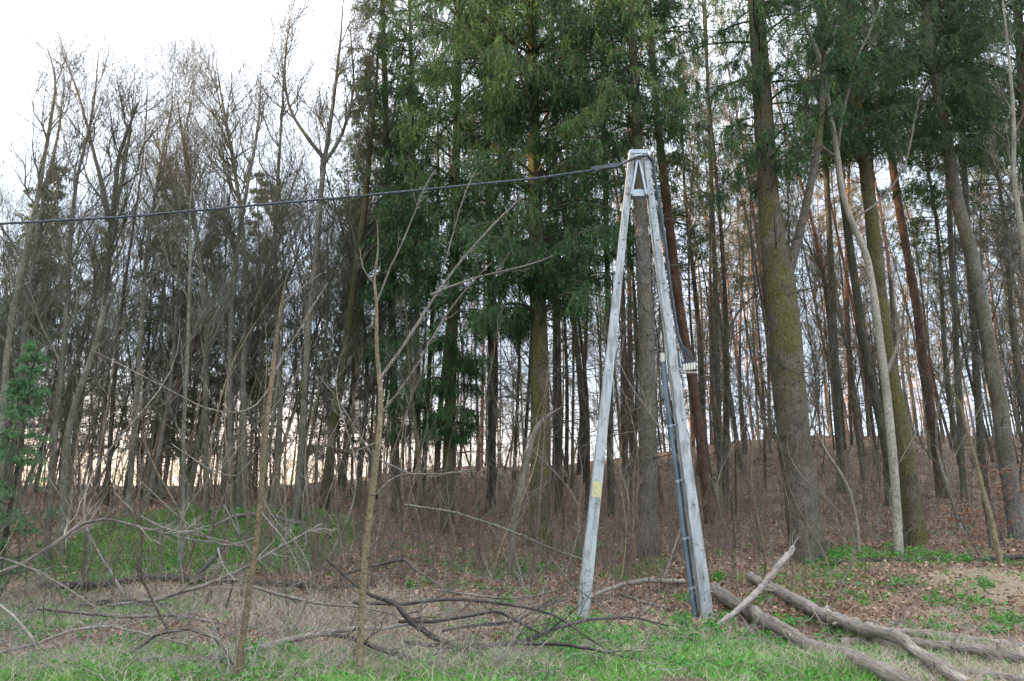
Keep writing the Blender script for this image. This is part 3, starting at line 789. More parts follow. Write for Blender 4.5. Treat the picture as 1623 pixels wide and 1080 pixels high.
bare_hero('dark leaning trunk with a broken reddish top in the left wood', [(238, 770, 20), (256, 690, 19), (275, 630, 18), (300, 555, 16), (320, 500, 13), (333, 468, 8)], 22, 'bark_pine', seed=36, n1=12, L1=1.4, tm='twig_dark')
bare_hero('bare tree rising left of the pair behind the tall sapling', [(368, 790, 13), (362, 640, 12), (365, 500, 11), (372, 400, 10), (388, 300, 8), (405, 200, 6), (412, 90, 3)], 20, seed=37, n1=30, L1=2.8, up=.16, ang=.5)
bare_hero('bare tree in the left wood whose crown fans upward against the white sky', [(392, 785, 13), (385, 600, 12), (392, 460, 11), (380, 330, 9), (365, 230, 7), (350, 150, 4), (342, 90, 3)], 21, seed=38, n1=46, L1=3.2, up=.2, ang=.5, t0=.45)
bare_hero('tallest grey bare tree left of the spruces, forking high up', [(470, 800, 18), (480, 690, 16), (484, 600, 15), (490, 480, 14), (502, 400, 13), (508, 300, 12), (515, 245, 11), (528, 170, 8), (538, 80, 6), (545, -20, 3)], 19, seed=39, n1=30, L1=2.4, keys=.5,
          extra=[[(514, 252, 8), (498, 235), (480, 210), (465, 190), (458, 130), (470, 60, 2)], [(512, 262, 7), (545, 220), (565, 150), (560, 60, 2)]])
bare_hero('thick mossy leaning tree in front of the spruce edge', [(514, 775, 22), (530, 650, 20), (545, 560, 18), (558, 460, 16), (574, 350, 14), (584, 250, 11), (596, 120, 7), (600, 30, 3)], 20, 'bark_mossy', seed=40, n1=34, L1=2.6, keys=.2, tm='twig_dark')
bare_hero('bare tree with a sinuous crown at the left wood edge near the white sky', [(205, 800, 12), (215, 650, 11), (225, 520, 10), (232, 400, 9), (246, 300, 7), (262, 215, 4), (275, 150, 2)], 19, seed=41, n1=34, L1=2.6, up=.14)
bare_hero('bare tree with many thin upright shoots right of the cable sag', [(330, 790, 13), (325, 650, 12), (330, 520, 11), (318, 400, 9), (305, 300, 7), (292, 210, 4), (284, 160, 2)], 19.5, seed=42, n1=44, L1=2.9, up=.2, ang=.5)
bare_hero('grey bare trunk close left of the tallest bare tree', [(440, 790, 13), (446, 640, 12), (440, 500, 11), (436, 380, 9), (445, 260, 7), (452, 140, 4), (448, 60, 2)], 21, seed=43, n1=40, L1=2.8, up=.18, ang=.5)
bare_hero('greenish young trunk left of the low hanging spruce', [(672, 838, 11), (668, 760, 11), (663, 700, 10), (656, 640, 9), (648, 540, 7), (640, 430, 4)], 18, 'bark_mossy', seed=44, n1=16, L1=1.4)
bare_hero('short pale dead snag bent to the right, left of the mossy spruce', [(806, 868, 10), (815, 820, 10), (826, 760, 10), (836, 720, 9), (846, 682, 9), (862, 664, 7), (898, 642, 4)], 14.8, 'bark_pale', seed=45, n1=8, L1=.5, n2=2, n3=0, name='dead_snag', tm='twig_grey')
bare_hero('light thin curved shoot rising from the bank left of the pale sapling', [(1362, 872, 6), (1356, 820, 5), (1346, 780, 5), (1330, 750, 5), (1303, 712, 4), (1284, 670, 3), (1276, 620, 2)], 15, 'bark_pale', seed=46, n1=8, L1=.5, n2=3, n3=0, name='sapling', cat='sapling')
bare_hero('leaning brown shoot beside the sandy patch at the right edge', [(1588, 898, 9), (1575, 840, 8), (1560, 780, 7), (1543, 710, 6), (1528, 655, 5), (1505, 600, 3)], 14.2, 'bark_sapling', seed=47, n1=12, L1=.9, n2=5, n3=3, name='sapling', cat='sapling')
bare_hero('contorted pale branchy sapling reaching in at the upper right edge', [(1700, 870, 14), (1665, 600, 12), (1625, 400, 10), (1615, 330, 8), (1605, 270, 7), (1610, 200, 6), (1600, 80, 4), (1590, -40, 2)], 14.5, 'bark_pale', seed=48, n1=16, L1=1.6, keys=.3, tm='twig_grey', name='sapling', cat='sapling')
bare_hero('very thin red-brown stem just left of the pole, as tall as its middle', [(842, 902, 4), (852, 800, 4), (862, 700, 3), (866, 600, 3), (872, 540, 2)], 13.4, 'twig_red', seed=49, n1=10, L1=.6, n2=3, n3=0, name='sapling', cat='sapling', tm='twig_red')

# --- the two foreground saplings
def front_sapling(label, pts, Y, seed, branches):
    root, P, R, rng, Y = hero('front_sapling', label, [(a[0], a[1], a[2] * .84) for a in pts], Y=Y, mat_='bark_sapling', n=60, seed=seed, sides=10, cat='sapling')
    g = Geo()
    for k in range(5, 58, 4):                # ring-shaped bud scars
        pp = np.stack([P[k] - [0, 0, .006], P[k], P[k] + [0, 0, .006]]); g.tubes(pp, np.array([R[k], R[k] * 1.22, R[k]]), 8)
    g.build('bud_scars', M['twig_red'], root)
    g = Geo()
    for dy, path in branches:
        a, b = pxpath(path, Y); a = a - np.array(root.location); a[:, 1] += np.linspace(0, dy, len(a))
        b = b * .8; a, b = trunk_path(a, b, 16, rng, .004); g.tubes(a, b, 7)
        bare_crown(rng, g, a, b, .25, 4, .35, 2, 0, rmin=.002)
    g.build('branches', M['twig_grey'], root)


front_sapling('tall yellowish sapling stem in the left foreground with a whip-like tip', [(374, 1092, 15), (382, 1030, 13), (395, 940, 12), (408, 850, 11), (416, 750, 10), (425, 650, 9), (432, 590, 8), (440, 520, 7), (447, 480, 6), (453, 440, 3)], 7.6, 51,
              [(.4, [(430, 600, 6), (445, 560), (462, 520), (486, 470), (505, 430, 2)]), (-.2, [(412, 810, 4), (450, 850), (480, 900), (500, 940, 2)]), (-.4, [(432, 610, 4), (400, 660), (340, 655), (260, 610), (185, 570, 2)]), (.3, [(420, 700, 3), (370, 760), (310, 740), (250, 700, 2)]), (-.3, [(410, 850, 3), (360, 870), (300, 820), (240, 760, 2)]),
               (.3, [(447, 480, 3), (470, 450), (500, 420, 1.5)])])
front_sapling('forked grey-green sapling in the centre foreground with long arms reaching right', [(568, 1092, 16), (572, 1000, 14), (577, 900, 13), (590, 780, 13), (600, 700, 11), (604, 650, 10), (602, 600, 9), (597, 560, 8), (597, 480, 6), (592, 440, 5), (600, 400, 3), (598, 350, 2)], 7.8, 52,
              [(.5, [(601, 602, 7), (640, 545), (662, 505), (690, 455), (725, 400), (760, 360), (800, 312), (832, 282, 3)]), (.7, [(682, 468, 5), (720, 445), (760, 425), (820, 405), (860, 388), (882, 372, 2)]), (-.5, [(606, 655, 6), (630, 630), (660, 590), (700, 525), (735, 480), (780, 440, 2)]),
               (.2, [(597, 480, 4), (615, 430), (640, 370), (668, 290), (682, 262, 2)]), (.3, [(594, 450, 3), (572, 420), (560, 380, 1.5)]), (-.3, [(600, 700, 3), (560, 720), (500, 700, 1.5)]), (.4, [(588, 790, 3), (625, 750), (680, 750), (752, 745, 1.5)]), (.2, [(598, 735, 3), (540, 640), (500, 590, 1.5)]),
               (.2, [(700, 440, 3), (712, 380), (735, 300), (750, 262, 1.5)]), (-.2, [(577, 900, 3), (610, 840), (625, 790, 1.5)])])

# --- young green spruce at the left edge
bx_ = at(16, 800, 12.4); base = np.array([bx_[0], 12.4, float(H(bx_[0], 12.4))]); yh = at(16, 545, 12.4)[2] - base[2]
root = empty('young_spruce', base, label='young bright green spruce low at the left edge of the photo', cat='tree')
rng = np.random.default_rng(61)
P, R = trunk_path([[0, 0, -.05], [0.02, 0, yh * .5], [0, 0, yh]], [.05, .035, .006], 20, rng)
g = Geo(); g.tubes(P, R, 8); g.build('trunk', M['bark_dark'], root)
gb, gf = Geo(), Geo(); spruce_crown(rng, gb, gf, P, R, .06, .99, 90, 1.1, .12, ks=12, kl=14, nh=3, hang=.12, droop=.4, wl=.007, leaf=(.03, .06), whorl=.24)
gb.build('branches', M['twig_dark'], root); gf.build('foliage', M['needle_young'], root)


# ------------------------------------------------------------------ background trees: prototypes and copies
def proto_root(name): return empty(name, (0, 0, 0))


def straight(rng, h, r, bend=.5, n=22):
    b = rng.normal(size=2) * bend
    z = np.linspace(0, h, n); t = z / h
    x = b[0] * t * t + rng.uniform(.08, .3) * np.sin(t * rng.uniform(4, 9) + rng.uniform(0, 6)); y = b[1] * t * t + .18 * np.sin(t * 6 + rng.uniform(0, 6))
    P = np.stack([x - x[0], y - y[0], z - .15], -1); R = r * (1 - t * .92) * (1 + .25 * np.exp(-z / .3))
    return P, R


def proto_bare(seed, h=16, r=.08, n1=18, L1=4.4, t0=.16, mt='bark_grey', n3=5, n2=11, up=.04, keys=0, ang=.5):
    rng = np.random.default_rng(seed); root = proto_root('bare_tree'); P, R = straight(rng, h, r, 1.2)
    g = Geo(); g.tubes(P, R, 7); g.build('trunk', M[mt], root)
    g = Geo(); bare_crown(rng, g, P, R, t0, n1, L1, n2, n3, up=up, rmin=.006, keys=keys, ang=ang); dead_twigs(rng, g, P, R, 12, .08, .5, 1.0, k2=3)
    g.build('branches', [M['twig'], M['keys']], root); return root


def proto_pine(seed, h=22, r=.12):
    rng = np.random.default_rng(seed); root = proto_root('pine_tree'); P, R = straight(rng, h, r, .8, 26)
    g = Geo(); k0 = 7 + seed % 4; g.tubes(P[:k0 + 1], R[:k0 + 1], 7, 0); g.tubes(P[k0:], R[k0:], 7, 1); g.build('trunk', [M['bark_pine'], M['bark_pine_orange']], root)
    gb, gf = Geo(), Geo(); dead_twigs(rng, gb, P, R, 44, .12, .75, 1.3, k2=6); pine_crown(rng, gb, gf, P, R, .62, 17, 2.3, 6, 34)
    gb.build('branches', M['twig_dark'], root); gf.build('foliage', M['needle_pine_sunlit'], root); return root


def proto_thin(seed, h=18, r=.09, mt='bark_dark'):
    rng = np.random.default_rng(seed); root = proto_root('thin_tree'); P, R = straight(rng, h, r, 1.0)
    g = Geo(); g.tubes(P, R, 6); g.build('trunk', M[mt], root)
    g = Geo(); dead_twigs(rng, g, P, R, 34, .1, .6, 1.2, k2=5); bare_crown(rng, g, P, R, .25, 16, 3.2, 7, 4, up=.05, rmin=.006)
    g.build('branches', M['twig'], root); return root


def proto_spruce(seed, h=18, r=.11, t0=.14, nm='needle_dull', n1=130, L0=2.3):
    rng = np.random.default_rng(seed); root = proto_root('spruce_tree'); P, R = straight(rng, h, r, .3)
    g = Geo(); g.tubes(P, R, 7); g.build('trunk', M['bark_dark'], root)
    gb, gf = Geo(), Geo(); dead_twigs(rng, gb, P, R, 50, .05, .8, 1.6, k2=7, down=-.1)
    spruce_crown(rng, gb, gf, P, R, t0, .97, n1, L0, .45, ks=11, kl=8, nh=3, leaf=(.08, .16), wl=.022, hang=.22, droop=.6, whorl=.22)
    gb.build('branches', M['twig' if nm == 'needle_dull' else 'twig_dark'], root); gf.build('foliage', M[nm], root); return root


PB = [proto_bare(100 + k, 15 + k % 3, .075 + .01 * (k % 3), mt=('bark_grey', 'bark_dark', 'bark_grey', 'bark_mossy')[k % 4]) for k in range(5)]
PF = [proto_bare(120 + k, 15, .08, n1=22, L1=5.0, t0=.2, n2=10, n3=4, up=.06, ang=.42) for k in range(3)]
PP = [proto_pine(140 + k, 21 + k) for k in range(4)]
PT = [proto_thin(160 + k, 17 + k, .05 + .008 * k, ('bark_dark', 'bark_grey', 'bark_pine', 'bark_dark')[k % 4]) for k in range(5)]
PU = [proto_bare(220 + k, 7 + k, .032 + .004 * k, n1=18, L1=2.0, t0=.12, n2=8, n3=4, mt='bark_dark' if k % 2 else 'bark_grey', ang=.6) for k in range(4)]
PS = [proto_spruce(180 + k, 15 + k, .12, L0=2.9) for k in range(3)]
PG = [proto_spruce(190 + k, 22 + k, .14, .40, 'needle_dark', 120, 2.8) for k in range(2)]
used = set()
filled = []
taken = []


def place(protos, x, y, rng, label, group, cat='tree', s=(.85, 1.15), lean=0., top=None, leanx=0., name=None):
    p = protos[rng.integers(len(protos))]
    if p.name in used: r = copy_thing(p)
    else: r = p; used.add(p.name)
    z = float(H(x, y))
    sc = rng.uniform(*s)
    if top is not None:                      # wanted height of the top in metres
        hh = max(v[2] for v in p.children[0].bound_box); sc = top / hh
    r.location = (x, y, z); r.rotation_euler = (rng.normal() * lean, leanx + rng.normal() * lean, rng.uniform(0, 2 * PI))
    r.rotation_mode = 'XYZ'; w = rng.uniform(.85, 1.25); r.scale = (sc * w, sc * w, sc)
    tag(r, label, cat, group)
    return r


def fill(protos, n, px0, px1, y0, y1, seed, label, group, mind=.9, heroes_clear=True, **kw):
    rng = np.random.default_rng(seed); k = 0; tries = 0
    while k < n and tries < n * 40:
        tries += 1
        px = rng.uniform(px0, px1); Y = math.sqrt(rng.uniform(y0 * y0, y1 * y1)); x = (px - 811.5) / F * Y * 1.03
        if any((x - a) ** 2 + (Y - b) ** 2 < mind * mind for a, b in taken): continue
        taken.append((x, Y)); r = place(protos, x, Y, rng, label, group, **kw); k += 1; filled.append((r, label, x, Y))


# left: dark twiggy spruces whose tops show against the sky
rng = np.random.default_rng(70)
for px, Y, ty, lab in [(70, 27, 262, 'dull dark spruce at the left edge, its tip just above the cable'), (240, 26, 278, 'dull brownish spruce whose narrow tip stands between bare crowns left of centre'), (150, 31, 360, 'dull twiggy spruce seen low between the two left conifer tips'),
                       (330, 27, 330, 'dull spruce behind the upright bare shoots in the left wood'), (400, 28, 270, 'darker green spruce left of the tallest bare tree'), (560, 27, 380, 'dark spruce low behind the leaning mossy tree')]:
    x = (px - 811.5) / F * Y * 1.05; tz = at(px, ty, Y)[2] - float(H(x, Y)); taken.append((x, Y))
    place(PS, x, Y, rng, lab, None, top=tz)
for px, Y, lab in [(640, 27, 'tall green spruce behind the twiggy spruce edge'), (780, 28, 'tall green spruce deep behind the biggest hanging crown'), (560, 31, 'tall spruce far back left of the green crowns'), (1090, 29, 'tall green spruce deep behind the pole top'), (1230, 31, 'tall spruce deep behind the forked grey spruce'), (1480, 30, 'tall dark spruce deep behind the right hand trunks'), (920, 30, 'tall spruce deep behind the left leg of the pole'), (1590, 29, 'tall dark spruce far back near the right border')]:
    x = (px - 811.5) / F * Y * 1.05; taken.append((x, Y)); place(PG, x, Y, rng, lab, None)
fill(PS, 9, -60, 600, 22, 40, 69, 'dull twiggy conifer inside the wood', 'dull conifers inside the left wood', mind=1.6, s=(.6, .85))
fill(PF, 11, 180, 560, 21, 30, 71, 'bare tree with upright fanning branches', 'bare upright-branched trees of the left wood', top=15.5, leanx=.03, lean=.03)
fill(PB, 34, -60, 600, 19, 36, 72, 'bare grey tree with curved branches', 'bare trees inside the left wood', lean=.05, leanx=.06, s=(.72, .98))
fill(PT, 32, -60, 620, 20, 44, 73, 'thin dark trunk in the left wood', 'thin trunks of the left wood', lean=.05, leanx=.05, s=(.6, .9), mind=.7)
fill(PT, 58, 560, 1060, 21, 52, 74, 'thin dark trunk in the centre wood', 'thin trunks behind the centre', lean=.02, mind=.8)
fill(PP, 8, 600, 1060, 26, 52, 75, 'pine deep in the wood', 'pines deep in the centre wood', lean=.015, mind=1.2)
fill(PP, 18, 1050, 1720, 45, 68, 79, 'low sunlit pine far up the slope', 'low pines at the top of the slope', lean=.02, mind=1.3, s=(.5, .68))
fill(PP, 46, 1050, 1720, 27, 66, 76, 'tall pine on the brown slope', 'pines on the right hand slope', lean=.02, mind=1.3)
fill(PT, 66, 1060, 1700, 21, 56, 77, 'thin bare trunk on the brown slope', 'thin trunks on the right hand slope', lean=.03, leanx=-.02, mind=.8)
fill(PB, 16, 1050, 1700, 24, 50, 78, 'branchy bare tree on the brown slope', 'bare trees on the right hand slope', lean=.03, mind=.9)
fill(PU, 36, 560, 1060, 18, 50, 82, 'slender understorey tree in the centre wood', 'slender understorey trees of the centre wood', lean=.06, mind=.5, s=(.7, 1.4))
fill(PU, 48, 1050, 1720, 18, 56, 83, 'slender understorey tree on the brown slope', 'slender understorey trees on the right hand slope', lean=.06, mind=.5, s=(.7, 1.4))
fill(PU, 40, -60, 560, 21, 42, 84, 'slender understorey tree in the left wood', 'slender understorey trees of the left wood', lean=.07, mind=.5, s=(.7, 1.4))
fill(PP, 34, 980, 1720, 60, 90, 85, 'far pine beyond the crest', 'far pines beyond the crest', lean=.02, mind=1.2, s=(.55, .8))
fill(PP, 44, 1040, 1720, 56, 84, 87, 'young pine tinted sunlit gold beyond the crest', 'young pines beyond the crest', lean=.02, mind=1.0, s=(.28, .5))
fill(PT, 26, -80, 1000, 55, 80, 86, 'far thin trunk beyond the crest', 'far trunks beyond the crest', lean=.03, mind=1.0, s=(.9, 1.2))
for lst in (PU, PB, PF, PP, PT, PS, PG):
    for p in lst:
        if p.name not in used:
            for ch in list(p.children): bpy.data.objects.remove(ch)
            bpy.data.objects.remove(p)


# --- unseen wood added further left, outside the photo, that keeps the low sun off the foreground
def shade_wood():
    rng = np.random.default_rng(80); g = Geo(); n = 330
    for k in range(n):
        y = rng.uniform(-45, 46); x = -rng.uniform(17 + max(0, y - 8) * .95, 58); P, R = straight(rng, rng.uniform(17, 24) if y < 12 else rng.uniform(11, 16), .14, .5, 10); P = P + np.array([x, y, float(H(x, y))])
        g.tubes(P, R, 6, 0)
        m = 900; t = rng.random(m) ** .7; c = P[0] + (P[-1] - P[0]) * (1 - t[:, None] * .85); a = rng.uniform(0, 2 * PI, m); rr = (t * 2.0 + .2) * np.sqrt(rng.random(m))
        q = c + np.stack([np.cos(a) * rr, np.sin(a) * rr, -rr * .25], -1); D = np.stack([np.cos(a), np.sin(a), -.5 + 0 * a], -1) + rng.normal(size=(m, 3)) * .4
        g.leaves(q, D, rng.uniform(.3, .6, m), .16, 1, rng)
    tag(g.build('shade_wood', [M['bark_dark'], M['needle_dark']]), 'unseen dark conifer wood added beyond the left border to shade the foreground', 'wood', kind='stuff')


shade_wood()


# ------------------------------------------------------------------ undergrowth
def undergrowth():
    rng = np.random.default_rng(90)
    n = 4300; x, y = scatter(rng, n, 12.2, 27); u = x / y
    dens = np.clip(.25 + .6 * pn(x, y, .8, 6), 0, 1)
    band = np.clip(1 - np.abs(y - 15) / 7, .1, 1)
    dens = np.where(u < -.3, np.maximum(dens, .8 * (y > 21)), dens)
    dens = np.where((u > -.35) & (u < .32), np.maximum(dens, .75) * band, dens * .35)
    dens = np.where(mask('g', x, y) > .6, dens * .2, dens)
    dens = np.where((u > .34) & (y < 15.5), 0, dens)
    k = rng.random(n) < dens; x = x[k]; y = y[k]; B = len(x)
    P0 = np.stack([x, y, H(x, y) - .03], -1); D = rng.normal(size=(B, 3)) * .22; D[:, 2] = 1
    ln = rng.uniform(.5, 1.9, B) * np.where(u[k] < -.3, 1.2, 1)
    P1 = grow(rng, P0, D, ln, 6, .07, 0.0); R1 = taper(B, 6, np.full(B, .0075) * rng.uniform(.5, 1.5, B), np.full(B, .0025))
    g = Geo(); g.tubes(P1, R1, 4)
    p, d, r, t = kids(rng, P1, R1, 3, .25, 1, .6, .25, .1)
    P2 = grow(rng, p, d, rng.uniform(.1, .6, len(p)), 4, .1, .03); R2 = taper(len(p), 4, np.full(len(p), .0035), np.full(len(p), .0015)); g.tubes(P2, R2, 3)
    tag(g.build('undergrowth', M['twig_red']), 'thicket of thin reddish brown shoots along the foot of the wood', 'undergrowth', kind='stuff')
    n = 2600; x, y = scatter(rng, n, 17, 52); k = rng.random(n) < np.clip(.45 + .8 * pn(x, y, .35, 8), .08, 1) * np.where(mask('g', x, y) > .5, .2, 1); x = x[k]; y = y[k]; B = len(x)
    P0 = np.stack([x, y, H(x, y) - .03], -1); D = rng.normal(size=(B, 3)) * .3; D[:, 2] = 1
    P1 = grow(rng, P0, D, rng.uniform(.5, 2.6, B), 5, .09, 0.0); R1 = taper(B, 5, np.full(B, .009) * rng.uniform(.6, 1.5, B), np.full(B, .004)); g = Geo(); g.tubes(P1, R1, 4)
    p, d, r, t = kids(rng, P1, R1, 6, .2, 1, .6, .25, .1)
    P2 = grow(rng, p, d, rng.uniform(.2, .8, len(p)), 4, .1, .03); R2 = taper(len(p), 4, np.full(len(p), .005), np.full(len(p), .0025)); g.tubes(P2, R2, 3)
    tag(g.build('understorey', M['twig']), 'fine leafless scrub growing between the trunks of the wood', 'scrub', kind='stuff')
    # low tangled dead twigs in the grass
    n = 5600; x, y = scatter(rng, n, 7.2, 16); u = x / y
    pr = np.where(u < .05, .8, .18) * np.clip(.6 + 1.2 * pn(x, y, 1.6, 14), .08, 1); k = rng.random(n) < pr; x = x[k]; y = y[k]; B = len(x)
    P0 = np.stack([x, y, H(x, y)], -1); D = rng.normal(size=(B, 3)); D[:, 2] = np.abs(D[:, 2]) * .7 + .1
    P1 = grow(rng, P0, D, rng.uniform(.2, 1.2, B), 6, .18, -.06); R1 = taper(B, 6, np.full(B, .005), np.full(B, .0018)); g = Geo(); g.tubes(P1, R1, 4)
    p, d, r, t = kids(rng, P1, R1, 3, .2, 1, .7, .3, 0); P2 = grow(rng, p, d, rng.uniform(.08, .3, len(p)), 3, .15, 0); R2 = taper(len(p), 3, np.full(len(p), .003), np.full(len(p), .0012)); g.tubes(P2, R2, 3)
    tag(g.build('dead_twigs', M['twig_grey']), 'tangle of fine grey dead twigs lying in the grass', 'twigs', kind='stuff')


undergrowth()

# thin saplings one can count
PSAP = []
for k in range(5):
    rng = np.random.default_rng(200 + k); root = proto_root('thin_sapling'); h = 3.2 + .5 * k; P, R = straight(rng, h, .016 + .003 * k, .6, 16)
    g = Geo(); g.tubes(P, R, 6); g.build('stem', M[('twig_red', 'bark_sapling', 'twig_grey', 'twig_red', 'bark_sapling')[k]], root)
    g = Geo(); bare_crown(rng, g, P, R, .2, 12, .9, 4, 2, up=.08, rmin=.002); g.build('branches', M[('twig_red', 'twig', 'twig_grey', 'twig_red', 'twig')[k]], root); PSAP.append(root)
fill(PSAP, 50, 560, 1160, 12.8, 20, 91, 'thin leafless shoot on the bank', 'thin shoots on the bank near the pole', mind=.35, cat='sapling', lean=.06, s=(.6, 1.3))
fill(PSAP, 60, 0, 560, 12.5, 19, 92, 'thin leafless shoot near the mound', 'thin shoots around the green mound', mind=.4, cat='sapling', lean=.08, s=(.6, 1.4))
fill(PSAP, 26, -40, 620, 8.8, 12.5, 94, 'thin leafless shoot in the dry grass', 'thin shoots in the dry grass', mind=.35, cat='sapling', lean=.12, s=(.25, .75))
fill(PSAP, 9, 1135, 1290, 11.6, 13.6, 99, 'tall reddish cane rising beside the crossed logs', 'canes beside the crossed logs', mind=.2, cat='sapling', lean=.04, s=(.6, .95))
fill(PSAP, 12, 1180, 1600, 15.4, 20, 93, 'thin leafless shoot by the fence', 'thin shoots beside the wire fence', mind=.4, cat='sapling', lean=.06, s=(.5, 1.1))


# small beech twigs that kept copper leaves, at the right edge
def beech(label, px, py, seed, h):
    b = G(px, py); rng = np.random.default_rng(seed); root = empty('beech_sapling', b, label=label, cat='sapling')
    P, R = trunk_path([[0, 0, -.03], [.05, 0, h * .5], [-.1, 0, h]], [.012, .008, .003], 12, rng, .01)
    g = Geo(); g.tubes(P, R, 6); g.build('stem', M['twig_red'], root)
    p, d, r, t = kids(rng, P[None], R[None], 14, .2, 1, 1.2, .2, 0, True); P1 = grow(rng, p, d, rng.uniform(.3, .9, 14), 5, .1, 0); R1 = taper(14, 5, np.full(14, .005), np.full(14, .002))
    g = Geo(); g.tubes(P1, R1, 4); g.build('branches', M['twig_red'], root)
    s = rng.random(520) * 4.99; bi = rng.integers(14, size=520); i = s.astype(int); f = (s - i)[:, None]; q = P1[bi, i] * (1 - f) + P1[bi, i + 1] * f
    D = rng.normal(size=(520, 3)); D[:, 2] -= .4; g = Geo(); g.leaves(q, D, rng.uniform(.04, .07, 520), .03, 0, rng); g.build('leaves', M['leaf_copper'], root)


beech('small beech shoot with copper leaves left of the leaning brown shoot', 1545, 885, 95, 1.1)
beech('taller beech shoot with copper leaves on the slope by the leaning spruce', 1590, 862, 96, 1.9)
beech('beech shoot with copper leaves further up the slope near the right border', 1605, 822, 97, 1.7)


# ------------------------------------------------------------------ fallen wood
def fallen(name, label, pts, mt='log', sides=12, twigs=0, group=None, cat='fallen branch', tm=None, lift=.0, yy=None, tl=.6, capends=True, seed=0, n2=4):
    """pts: (px, py, width px). ends lie on the ground, the depth runs evenly in between"""
    a = G(pts[0][0], pts[0][1])[1]; b = G(pts[-1][0], pts[-1][1])[1]
    if yy: a, b = yy
    s = np.concatenate([[0], np.cumsum([math.hypot(q[0] - p[0], q[1] - p[1]) for p, q in zip(pts[:-1], pts[1:])])]); s /= s[-1]
    ws = np.interp(range(len(pts)), [k for k, q in enumerate(pts) if len(q) > 2], [q[2] for q in pts if len(q) > 2])
    P = []; R = []
    for k, q in enumerate(pts):
        Y = 1 / ((1 - s[k]) / a + s[k] / b); p = at(q[0], q[1], Y); r = ws[k] * Y * (.72 if ws[k] > 12 else .80) / F / 2
        p[2] = max(p[2], float(H(p[0], p[1])) + r * 1.0 + (.03 if ws[k] > 10 else 0)); P.append(p); R.append(r)
    base = P[0].copy(); base[2] = float(H(base[0], base[1])); rng = np.random.default_rng(seed + 500)
    root = empty(name, base, label=label, cat=cat, group=group); P = np.array(P) - base
    n = max(16, len(pts) * 8); fp, fr = trunk_path(P, R, n, rng, 0); fp = fp + rng.normal(size=fp.shape) * np.minimum(fr[:, None] * .12, .012)
    fr = fr * (1 + .04 * np.sin(np.arange(n) * 1.7 + seed)) * rng.uniform(.9, 1.1, n)
    g = Geo(); g.tubes(fp, fr, sides)
    V = g.v[0].reshape(n, sides, 3); V = fp[:, None] + (V - fp[:, None]) * (1 + rng.normal(size=(n, sides)) * .03 + .06 * rng.normal(size=(1, sides)))[..., None]; g.v[0] = V.reshape(-1, 3)
    ka = np.arange(sides)
    for e in (0, n - 1):
        tt = np.stack([np.zeros(sides, int), 1 + (ka + 1) % sides, 1 + ka], -1); g.add(np.vstack([fp[e][None], V[e]]), t=tt if e == 0 else tt[:, ::-1], m=1)
    kn = 3 if fr.max() > .05 else 0
    if kn:
        p_, d_, r_, t_ = kids(rng, fp[None], fr[None], kn, .1, .9, 1.2, .3, .4); Q = grow(rng, p_, d_, r_ * 1.25 + rng.uniform(.0, .05, kn), 2, .1, 0); g.tubes(Q, taper(kn, 2, r_ * .5, r_ * .22), 6)
    o = g.build('stem', [M[mt], M['wood_end']], root)
    ga = np.zeros((g.n, 3), np.float32); sl = np.concatenate([[0], np.cumsum(np.linalg.norm(np.diff(fp, axis=0), axis=1))]); aa = np.arange(sides) * 2 * PI / sides
    ga[:n * sides] = np.stack([np.broadcast_to(sl[:, None], (n, sides)) + seed, fr[:, None] * np.cos(aa), fr[:, None] * np.sin(aa)], -1).reshape(-1, 3)
    o.data.attributes.new('grain', 'FLOAT_VECTOR', 'POINT').data.foreach_set('vector', ga.ravel())
    if twigs:
        g = Geo(); bare_crown(rng, g, fp, fr, .25, twigs, tl, n2, 2 if n2 > 3 else 0, up=.0, rmin=.002, ang=.7)
        g.build('side_twigs', M[tm or mt], root)
    return root


# the crossed logs on the right
fallen('fallen_log', 'thick weathered log running from beside the pole foot down to the bottom edge', [(1132, 945, 24), (1180, 968, 26), (1240, 998, 27), (1300, 1030, 30), (1360, 1062, 33), (1480, 1125, 34)], 'log', cat='log', seed=1)
fallen('fallen_log', 'mossy log crossing behind the leaning pale branch toward the lower right', [(1190, 925, 18), (1240, 942, 22), (1300, 972, 25), (1370, 998, 27), (1420, 1008, 26), (1455, 1035, 24), (1540, 1105, 26)], 'log', cat='log', seed=2)
fallen('fallen_log', 'grey log lying level across the right foreground under the mossy log', [(1335, 1028, 14), (1400, 1034, 18), (1460, 1040, 20), (1530, 1048, 22), (1600, 1060, 24), (1680, 1070, 24)], 'log', cat='log', seed=3)
fallen('fallen_branch', 'upper grey bough at the right edge curving away from the mossy log', [(1415, 1012, 12), (1440, 1008, 15), (1500, 1014, 16), (1560, 1020, 15), (1640, 1036, 15), (1700, 1045, 13)], 'log', seed=4)
fallen('fallen_branch', 'thin pale bough between the two level logs at the right edge', [(1445, 1020, 6), (1500, 1030, 8), (1560, 1040, 8), (1623, 1048, 8), (1680, 1060, 7)], 'twig_grey', seed=5, twigs=4)
fallen('broken_branch', 'pale broken branch propped up from the pole foot to the upper right', [(1112, 1010, 6), (1140, 990, 9), (1180, 958, 11), (1208, 930, 14), (1232, 900, 15), (1250, 878, 14), (1258, 868, 9)], 'log', seed=6, yy=(10.2, 11.6), twigs=2)
fallen('fallen_branch', 'pale arched dead branch on the ground between the pole legs', [(925, 955, 6), (955, 938, 7), (985, 927, 8), (1020, 920, 9), (1055, 921, 9), (1085, 926, 8)], 'twig_grey', seed=7, twigs=3)
fallen('fallen_branch', 'dead stick lying right of the left pole leg', [(985, 945, 5), (1010, 958, 5), (1040, 968, 5), (1072, 970, 4)], 'twig_grey', seed=8, twigs=2)
